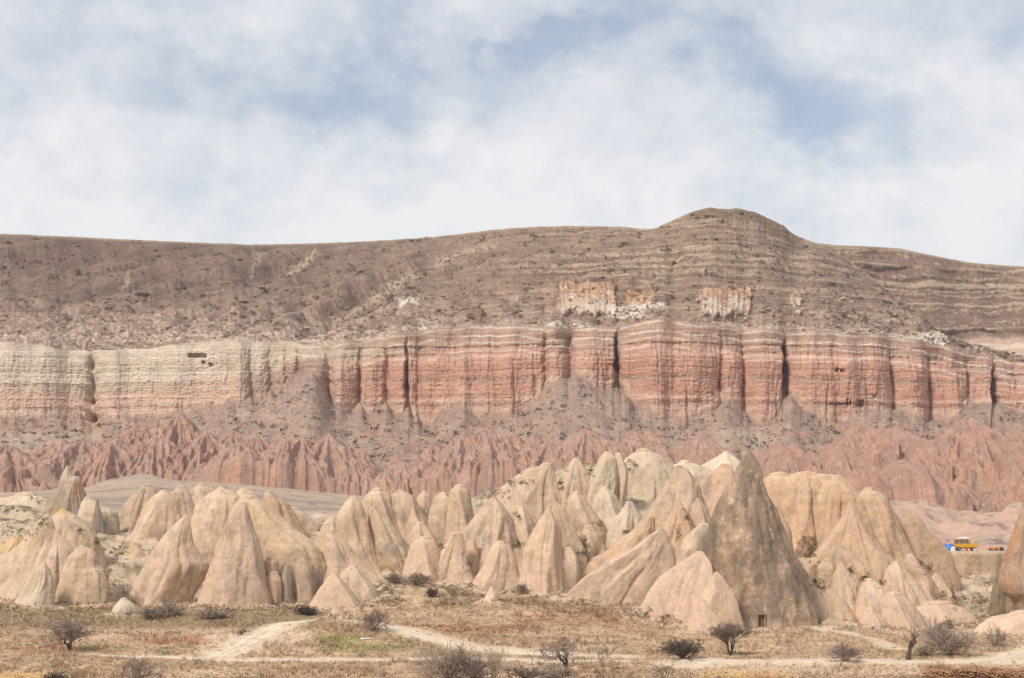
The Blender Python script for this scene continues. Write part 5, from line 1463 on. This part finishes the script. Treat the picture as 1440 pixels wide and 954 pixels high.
# --- bare trees and shrubs
def branch_set(mb_t, mb_b, p, dirv, length, rad, level, r, spread=.6, up=.15, nsub=(3, 5), maxl=4, bend=.18, twig=.018, fork=.35):
    """grow one limb and everything on it; limbs of the two lowest levels go to the trunk mesh"""
    n = 5 if level < 2 else 3
    pts, d = [np.array(p, float)], np.array(dirv, float)
    d /= np.linalg.norm(d)
    for i in range(n):
        d = d + r.normal(0, bend, 3) + np.array([0, 0, up * .4])
        d /= np.linalg.norm(d)
        pts.append(pts[-1] + d * length / n)
    rads = np.linspace(rad, rad * .55, n + 1)
    (mb_t if level == 0 else mb_b).tube(pts, np.maximum(rads, twig), 6 if level < 2 else 3, cap=level < 2)
    if level >= maxl:
        return
    k = int(r.integers(nsub[0], nsub[1] + 1))
    for j in range(k):
        t = r.uniform(.35 if level else fork, 1.0) if j else 1.0
        i0 = min(n - 1, int(t * n))
        q = pts[i0] + (pts[i0 + 1] - pts[i0]) * (t * n - i0 if t < 1 else 1)
        a = r.normal(0, 1, 3)
        a -= a.dot(d) * d
        a /= np.linalg.norm(a) + 1e-9
        nd = d * (1 - spread * .5) + a * spread + np.array([0, 0, up])
        branch_set(mb_t, mb_b, q, nd, length * r.uniform(.55, .8), max(rad * .5, twig), level + 1, r, spread, up, nsub, maxl, bend, twig, fork)


def mat_twig(name, col):
    return mat_plain(name, col, .95, .25, 2.0, spec=.05)


TW_DARK = mat_twig('dark bare twigs', (.135, .10, .085))
TW_GREY = mat_twig('grey bare twigs', (.34, .265, .21))
TW_PURP = mat_twig('purplish bare twigs', (.255, .19, .16))
TW_TAN = mat_twig('tan bare twigs', (.45, .36, .26))


def tree(name, label, X, Y, wpx, hpx, seed, stems, mat_b=TW_PURP, mat_t=M_BARK, group='bare trees of the foreground', cat='tree', d0=262., d1=420., trunk_r=.16, trunk_part=True, **kw):
    g = ground_at(X, Y, d0, d1)
    s = g[1] / FPX
    o = empty(name, (g[0], g[1], g[2] - .05))
    r = np.random.default_rng(seed)
    t, b = MB(), MB()
    for dirv, ln in stems:
        branch_set(t, b, (0, 0, 0), dirv, ln * hpx * s, trunk_r, 0, r, **kw)
    tv, bv = np.array(t.v), np.array(b.v)
    allv = np.concatenate([tv, bv])
    # fit the grown plant to its real width and height
    h = np.percentile(allv[:, 2], 99.5)
    w = np.percentile(allv[:, 0], 98.5) - np.percentile(allv[:, 0], 1.5)
    k = np.array([wpx * s / w, wpx * s / w, hpx * s / h])
    for mbx in (t, b):
        mbx.v = [tuple(np.array(v) * k) for v in mbx.v]
    t.build('trunk', mat_t, o, smooth=True)
    b.build('crown', mat_b, o)
    tag(o, label, cat, group)
    return o


tree('bare_tree', 'dark bare tree with a leaning double trunk and round crown at far left', 98, 915, 54, 44, 3, [((-.45, 0, 1), .55), ((.25, .1, 1), .5)], nsub=(4, 5), spread=.8, up=.05, maxl=4, trunk_r=.2, twig=.024)
tree('bare_tree', 'fan shaped bare tree in the grass in front of the big chimney', 1027, 922, 56, 45, 8, [((.0, 0, 1), .4), ((.35, 0.1, 1), .45), ((-.35, -.1, 1), .45), ((.1, .3, 1), .4)], nsub=(4, 5), spread=.6, up=.2, maxl=4, trunk_r=.13, twig=.024, fork=.7, bend=.1)
tree('bare_tree', 'lone forked tree with a thick dark leaning trunk beside the sandy road', 1277, 928, 28, 46, 12, [((.10, 0, 1), .7)], nsub=(3, 3), spread=.5, up=.22, maxl=4, trunk_r=.4, twig=.022, mat_b=TW_DARK, fork=.75, bend=.1)
tree('bare_tree', 'wide thorny bare tree by the road, right of the big grey bush', 795, 938, 66, 42, 17, [((-.4, 0, 1), .4), ((.4, .1, 1), .4), ((0, -.2, 1), .4)], nsub=(3, 4), spread=.8, up=.02, maxl=4, trunk_r=.11, twig=.025)
tree('bare_sapling', 'small dark crooked sapling between the big grey bush and the thorny tree', 748, 936, 18, 28, 20, [((.15, 0, 1), .6)], nsub=(2, 3), spread=.6, maxl=3, trunk_r=.08, twig=.02)
tree('bare_sapling', 'thin pale upright sapling right of the thorny tree', 848, 938, 26, 36, 22, [((.05, 0, 1), .55), ((-.2, 0, 1), .5)], nsub=(3, 4), spread=.4, up=.25, maxl=3, trunk_r=.05, mat_b=TW_GREY, mat_t=TW_GREY, twig=.016)
tree('bare_tree', 'small bare tree on the slope below the slanting fin', 639, 851, 36, 32, 26, [((.05, 0, 1), .5), ((-.3, 0, 1), .45)], nsub=(3, 4), spread=.7, up=.1, maxl=4, trunk_r=.1, d0=330., d1=430., twig=.024)
tree('bare_sapling', 'tiny grey sapling in the grass near the left edge', 13, 896, 14, 18, 28, [((0, 0, 1), .6)], nsub=(3, 4), spread=.5, maxl=2, trunk_r=.05, mat_b=TW_GREY, twig=.022)
tree('bare_sapling', 'short dead sapling beside the pale track left of the mound', 275, 936, 12, 14, 29, [((0, 0, 1), .6), ((.5, 0, 1), .5)], nsub=(2, 4), spread=.5, maxl=2, trunk_r=.04, twig=.022)


def shrub(label, X, Y, wpx, hpx, seed, mat_b, stems=34, d0=262., d1=440., spread=.55, group='bare shrubs', name='bare_shrub', maxl=3, twig=.02, up=.08, lean=1.0):
    r = np.random.default_rng(seed)
    st = []
    for i in range(int(stems * .62)):
        a = r.uniform(0, 2 * math.pi)
        e = r.uniform(.1, 1.15) * lean
        st.append(((math.cos(a) * math.sin(e), math.sin(a) * math.sin(e), math.cos(e)), r.uniform(.35, .6)))
    return tree(name, label, X, Y, wpx, hpx, seed, st, mat_b, mat_b, group, 'shrub', d0, d1, .045, nsub=(2, 4), spread=spread, up=up, maxl=maxl, bend=.16, twig=twig)


shrub('dark purple brown bush at the bottom edge left of the mound', 196, 962, 66, 42, 31, TW_PURP, 40, d0=255.)
shrub('big rounded grey bush at the bottom edge, largest of the shrubs', 632, 962, 88, 54, 32, TW_GREY, 90, d0=255., twig=.022)
shrub('reddish brown bush against the right side of the big grey bush', 668, 962, 60, 46, 33, TW_PURP, 50, d0=255.)
shrub('sheaf of thin upright tan stems right of the big grey bush', 695, 962, 44, 58, 34, TW_TAN, 34, d0=255., lean=.3, spread=.3, up=.3, twig=.014)
shrub('low grey bush at the bottom edge below the crooked sapling', 735, 960, 52, 24, 35, TW_PURP, 36, d0=255.)
shrub('low pale bush at the bottom edge below the thorny tree', 785, 958, 56, 22, 36, TW_GREY, 36, d0=255.)
shrub('dense dark bush in the grass left of the fan shaped tree', 960, 926, 54, 26, 37, TW_DARK, 60, twig=.028)
shrub('spiky round bush beside the sandy road between the fan shaped and the forked tree', 1190, 931, 46, 26, 38, TW_PURP, 46, twig=.018)
shrub('large grey purple thicket right of the forked tree', 1338, 922, 78, 40, 39, TW_GREY, 80, twig=.022)
shrub('dark left end of the thicket hiding the rock foot', 1318, 906, 40, 34, 40, TW_PURP, 50, twig=.022)
shrub('pinkish bush on the pale mound at the right edge', 1400, 908, 32, 30, 41, TW_GREY, 34)
shrub('low spreading bush at the left foot of the thicket', 1300, 922, 40, 18, 42, TW_TAN, 34)
shrub('purple brown bush beside the little sandy pyramid', 527, 888, 42, 32, 43, TW_PURP, 46)
shrub('dark bush at the foot of the bullet shaped pillar', 586, 822, 36, 16, 44, TW_GREY, 44, d0=340., twig=.028)
shrub('dark bush left of the bullet shaped pillar', 556, 820, 32, 16, 45, TW_GREY, 40, d0=340., twig=.028)
shrub('small dark rounded bush left of the slope tree', 608, 840, 16, 14, 46, TW_DARK, 40, d0=340., twig=.028)
shrub('wide grey bush in front of the shoulder knob cone', 236, 868, 44, 22, 47, TW_GREY, 50, d0=330., twig=.026)
shrub('grey bush right of the two lobed boulder', 209, 872, 32, 18, 48, TW_GREY, 40, d0=330., twig=.026)
shrub('low purple bush at the foot of the largest left cone', 298, 870, 44, 14, 49, TW_GREY, 44, d0=330., twig=.026)
shrub('tiny bush on the grass left of the pale track', 339, 893, 18, 10, 50, TW_PURP, 24)
shrub('dark bush filling the gully beside the shoulder knob cone', 172, 852, 28, 32, 51, TW_GREY, 50, d0=360., twig=.028)
shrub('upright bush in the crack between the pitted shoulder and the bulging cone', 449, 846, 26, 46, 52, TW_GREY, 40, d0=370., d1=396., lean=.6, twig=.028)
shrub('dark flat bush left of the broad low front cone', 428, 864, 34, 12, 53, TW_DARK, 40, d0=340., twig=.028)
shrub('bush at the right foot of the fluted pointed cone', 791, 828, 20, 18, 54, TW_GREY, 34, d0=350., twig=.028)
shrub('thin reddish bush at the bottom edge left of the sandy road', 935, 958, 34, 26, 55, TW_PURP, 22, d0=255., twig=.016)
shrub('leafless bush at the bottom left corner', 78, 962, 34, 20, 56, TW_DARK, 34, d0=255.)
shrub('rust coloured clump of weeds at the right bottom', 1385, 962, 130, 18, 57, mat_twig('rust weeds', (.40, .22, .12)), 120, d0=255., lean=.5, twig=.016, up=.25)
shrub('small twiggy bush in the scrub right of the sprawling front cone', 733, 836, 22, 16, 58, TW_GREY, 30, d0=350., twig=.026)
shrub('dark bush in the scrub gully behind the right flank of the big chimney', 1150, 822, 26, 22, 59, TW_TAN, 40, d0=380., twig=.028)

# ------------------------------------------------------------------ the camp on the ledge
Y_TOP, D_L = 775.0, 434.0
zl = float(P(1360, Y_TOP, D_L)[2]) + .02


def ledge_pt(X, dd=0.0):
    q = P(X, 770, D_L + dd)
    return (float(q[0]), float(q[1]), zl)


m_yel = mat_plain('faded yellow paint', (.62, .33, .03), .45, .18, 1.5)
m_glass = mat_plain('dusty window glass', (.14, .15, .16), .2, .2, 2.0, spec=.5)
m_blk = mat_plain('black rubber', (.03, .03, .03), .85, .2, 6.0, spec=.2)
m_wht = mat_plain('weathered white sheet', (.72, .69, .65), .8, .12, 2.0, spec=.2)
m_steel = mat_plain('dull grey steel', (.28, .27, .26), .5, .2, 4.0, .4)
m_org = mat_plain('orange paint', (.75, .22, .03), .5, .15, 4.0)
m_red = mat_plain('red plastic', (.55, .09, .04), .45, .12, 4.0)
m_blue = mat_plain('blue tarpaulin', (.09, .19, .58), .55, .2, 1.2, spec=.3)
m_brn = mat_plain('dark wooden crate', (.09, .075, .065), .9, .3, 5.0, spec=.1)
# box-bodied 4x4, nose to the right
tk = empty('truck', ledge_pt(1357.5), math.radians(-6))
tag(tk, 'yellow off road truck with side windows and white load on its roof on the ledge', 'truck')
MB().box(0, 0, .62, 4.3, .9, .16).build('chassis', m_blk, tk)
bd = MB().prism([(-2.35, .72), (2.3, .72), (2.42, .95), (2.4, 1.48), (1.05, 1.56), (-2.4, 1.56), (-2.44, .95)], -.95, .95)
bd.build('body', m_yel, tk, bevel=.05)
for sy in (-.9, .9):
    for xx in (-2.32, -1.32, -.25, .62):
        MB().box(xx, sy, 1.95, .13, .07, .80).build('pillar', m_yel, tk)
for y0_, y1_ in ((-.93, -.82), (.82, .93)):
    MB().prism([(.98, 1.56), (1.10, 1.56), (.74, 2.36), (.62, 2.36)], y0_, y1_).build('pillar', m_yel, tk)
for sy, in ((-.88,), (.88,)):
    for xa_, xb_ in ((-2.25, -1.39), (-1.25, -.32), (-.18, .55), (.68, .9)):
        MB().box((xa_ + xb_) / 2, sy, 1.95, xb_ - xa_, .02, .76).build('window', m_glass, tk)
MB().prism([(1.03, 1.58), (1.06, 1.58), (.70, 2.34), (.67, 2.34)], -.80, .80).build('windscreen', m_glass, tk)
MB().box(-2.33, 0, 1.95, .02, 1.7, .76).build('window', m_glass, tk)
MB().prism([(-2.45, 2.36), (.80, 2.36), (.86, 2.42), (.70, 2.50), (-2.40, 2.50), (-2.48, 2.42)], -1.0, 1.0).build('roof', m_yel, tk, bevel=.03)
ra_ = MB()
for sy in (-.92, .92):
    ra_.tube([(-2.3, sy, 2.66), (.55, sy, 2.66)], .03)
    for xx in (-2.3, -1.35, -.4, .55):
        ra_.tube([(xx, sy, 2.49), (xx, sy, 2.67)], .025)
for xx in (-2.3, -1.35, -.4, .55):
    ra_.tube([(xx, -.92, 2.66), (xx, .92, 2.66)], .025)
ra_.build('roof_rack', m_steel, tk)
for sx, sy in ((-1.5, -.82), (1.55, -.82), (-1.5, .82), (1.55, .82)):
    w_o = empty('wheel', (sx, sy, .45)); w_o.parent = tk
    an = np.linspace(0, 2 * math.pi, 20, endpoint=False)
    MB().prism([(.45 * math.cos(a), .45 * math.sin(a)) for a in an], -.14, .14).build('tyre', m_blk, w_o, bevel=.03)
    MB().prism([(.22 * math.cos(a), .22 * math.sin(a)) for a in an], -.155, .155).build('rim', m_steel, w_o)
MB().box(2.5, 0, .78, .12, 1.95, .2).build('bumper', m_steel, tk, bevel=.02)
for sy in (-.66, .66):
    MB().tube([(2.38, sy, 1.2), (2.45, sy, 1.2)], .12, 12).build('headlight', m_wht, tk)
MB().box(2.425, 0, 1.2, .03, .9, .34).build('grille', m_blk, tk)


def heap(name, label, cat, loc, sx, sy, sz, mat, seed, nr=14, na=36, pw=.8, crumple=.25):
    th = np.linspace(0, 2 * math.pi, na, endpoint=False)[None]
    t = np.linspace(0, 1, nr)[:, None]
    r = np.sin(t * math.pi / 2) ** pw
    x_, y_ = r * np.cos(th) * (1 + .25 * np.cos(3 * th + seed)), r * np.sin(th) * (1 + .2 * np.cos(2 * th + seed * 2))
    z_ = np.cos(t * math.pi / 2) + 0 * th
    n = fbm3(x_ * 2.2 + seed, y_ * 2.2, z_ * 2, 3, seed)
    z_ = z_ * (1 + crumple * 1.6 * n)
    V = np.stack([x_ * sx * (1 + crumple * n), y_ * sy * (1 + crumple * n), np.maximum(z_, -.05) * sz], -1)
    o = link(name, grid_mesh(name, V, wrap=True), mat, loc=loc)
    return tag(o, label, cat)


heap('roof_load', 'white cloth load tied on the roof of the yellow truck', 'load', tuple(np.array(ledge_pt(1356)) + [0, 0, 2.66]), 1.35, .8, .34, m_wht, 4, crumple=.15)
heap('tarpaulin', 'crumpled blue tarpaulin heap left of the yellow truck', 'tarpaulin', ledge_pt(1331), 1.75, 1.3, 1.45, m_blue, 7, pw=.6, crumple=.22)
heap('sack', 'round white sack between the blue tarpaulin and the truck', 'sack', ledge_pt(1340.5, -2.2), .48, .45, .95, m_wht, 9, pw=.45, crumple=.06)
jc = MB().box(0, 0, .28, .42, .26, .56).box(.06, 0, .62, .2, .08, .06).box(-.14, 0, .62, .08, .1, .12)
tag(jc.build('jerrycan', m_red, loc=ledge_pt(1359.5, -2.6), bevel=.02), 'small red jerrycan on the ground by the truck wheels', 'jerrycan')
bk = MB()
an = np.linspace(0, 2 * math.pi, 16, endpoint=False)
bk.tube([(0, 0, 0), (0, 0, .5), (0, 0, .52)], [.2, .27, .29], 16).tube([(-.27, 0, .5), (-.15, 0, .7), (.15, 0, .7), (.27, 0, .5)], .015)
tag(bk.build('bucket', m_wht, loc=ledge_pt(1370.5, -2.4)), 'white bucket on the ground under the nose of the yellow truck', 'bucket')
for i, (X, lab) in enumerate([(1393.5, 'small orange machine on a dark frame, nearer the yellow truck'), (1401, 'small orange machine on a dark frame, nearer the striped chimney')]):
    g0 = empty('work_machine', ledge_pt(X, -1.0), .3 * i)
    MB().prism([(-.38, .45), (.38, .45), (.42, .62), (.30, .88), (-.30, .88), (-.42, .62)], -.28, .28).build('tank', m_org, g0, bevel=.03)
    fr_ = MB()
    for sx in (-.36, .36):
        for sy in (-.26, .26):
            fr_.tube([(sx, sy, .0), (sx, sy, .5)], .035)
    fr_.box(0, 0, .28, .62, .42, .26)
    fr_.build('frame', m_blk, g0)
    tag(g0, lab, 'machine', 'orange machines on the ledge')
cr = MB()
for k_ in range(4):
    for sy in (-.32, .32):
        cr.box(0, sy, .12 + k_ * .2, .8, .04, .16)
    for sx in (-.38, .38):
        cr.box(sx, 0, .12 + k_ * .2, .04, .6, .16)
for sx in (-.34, .34):
    for sy in (-.27, .27):
        cr.box(sx, sy, .41, .06, .06, .82)
cr.box(0, 0, .4, .66, .52, .6)
tag(cr.build('crate', m_brn, loc=ledge_pt(1408.5, -1.0)), 'dark crate at the right end of the ledge', 'crate')
gl = ground_at(514, 899)
heap('plastic_sheet', 'scrap of white plastic lying on the green cap of the mound', 'litter', (gl[0], gl[1], gl[2] + .03), .95, .35, .14, m_wht, 12, crumple=.4)

# ------------------------------------------------------------------ air
HAZE = 0.00006
hz = MB().box(0, 0, 108, 24000, 8400, 236)
hm = bpy.data.materials.new('haze')
hm.use_nodes = True
ht = NT(hm.node_tree)
ht.n.clear()
ho = ht.node('ShaderNodeOutputMaterial')
hv = ht.node('ShaderNodeVolumePrincipled')
hv.inputs['Color'].default_value = (.97, .96, .97, 1)
hv.inputs['Density'].default_value = HAZE
hv.inputs['Anisotropy'].default_value = 0.2
ht.l.new(hv.outputs[0], ho.inputs['Volume'])
tag(hz.build('haze', hm), 'thin pale haze between the viewer and the mesa', 'haze', kind='stuff')
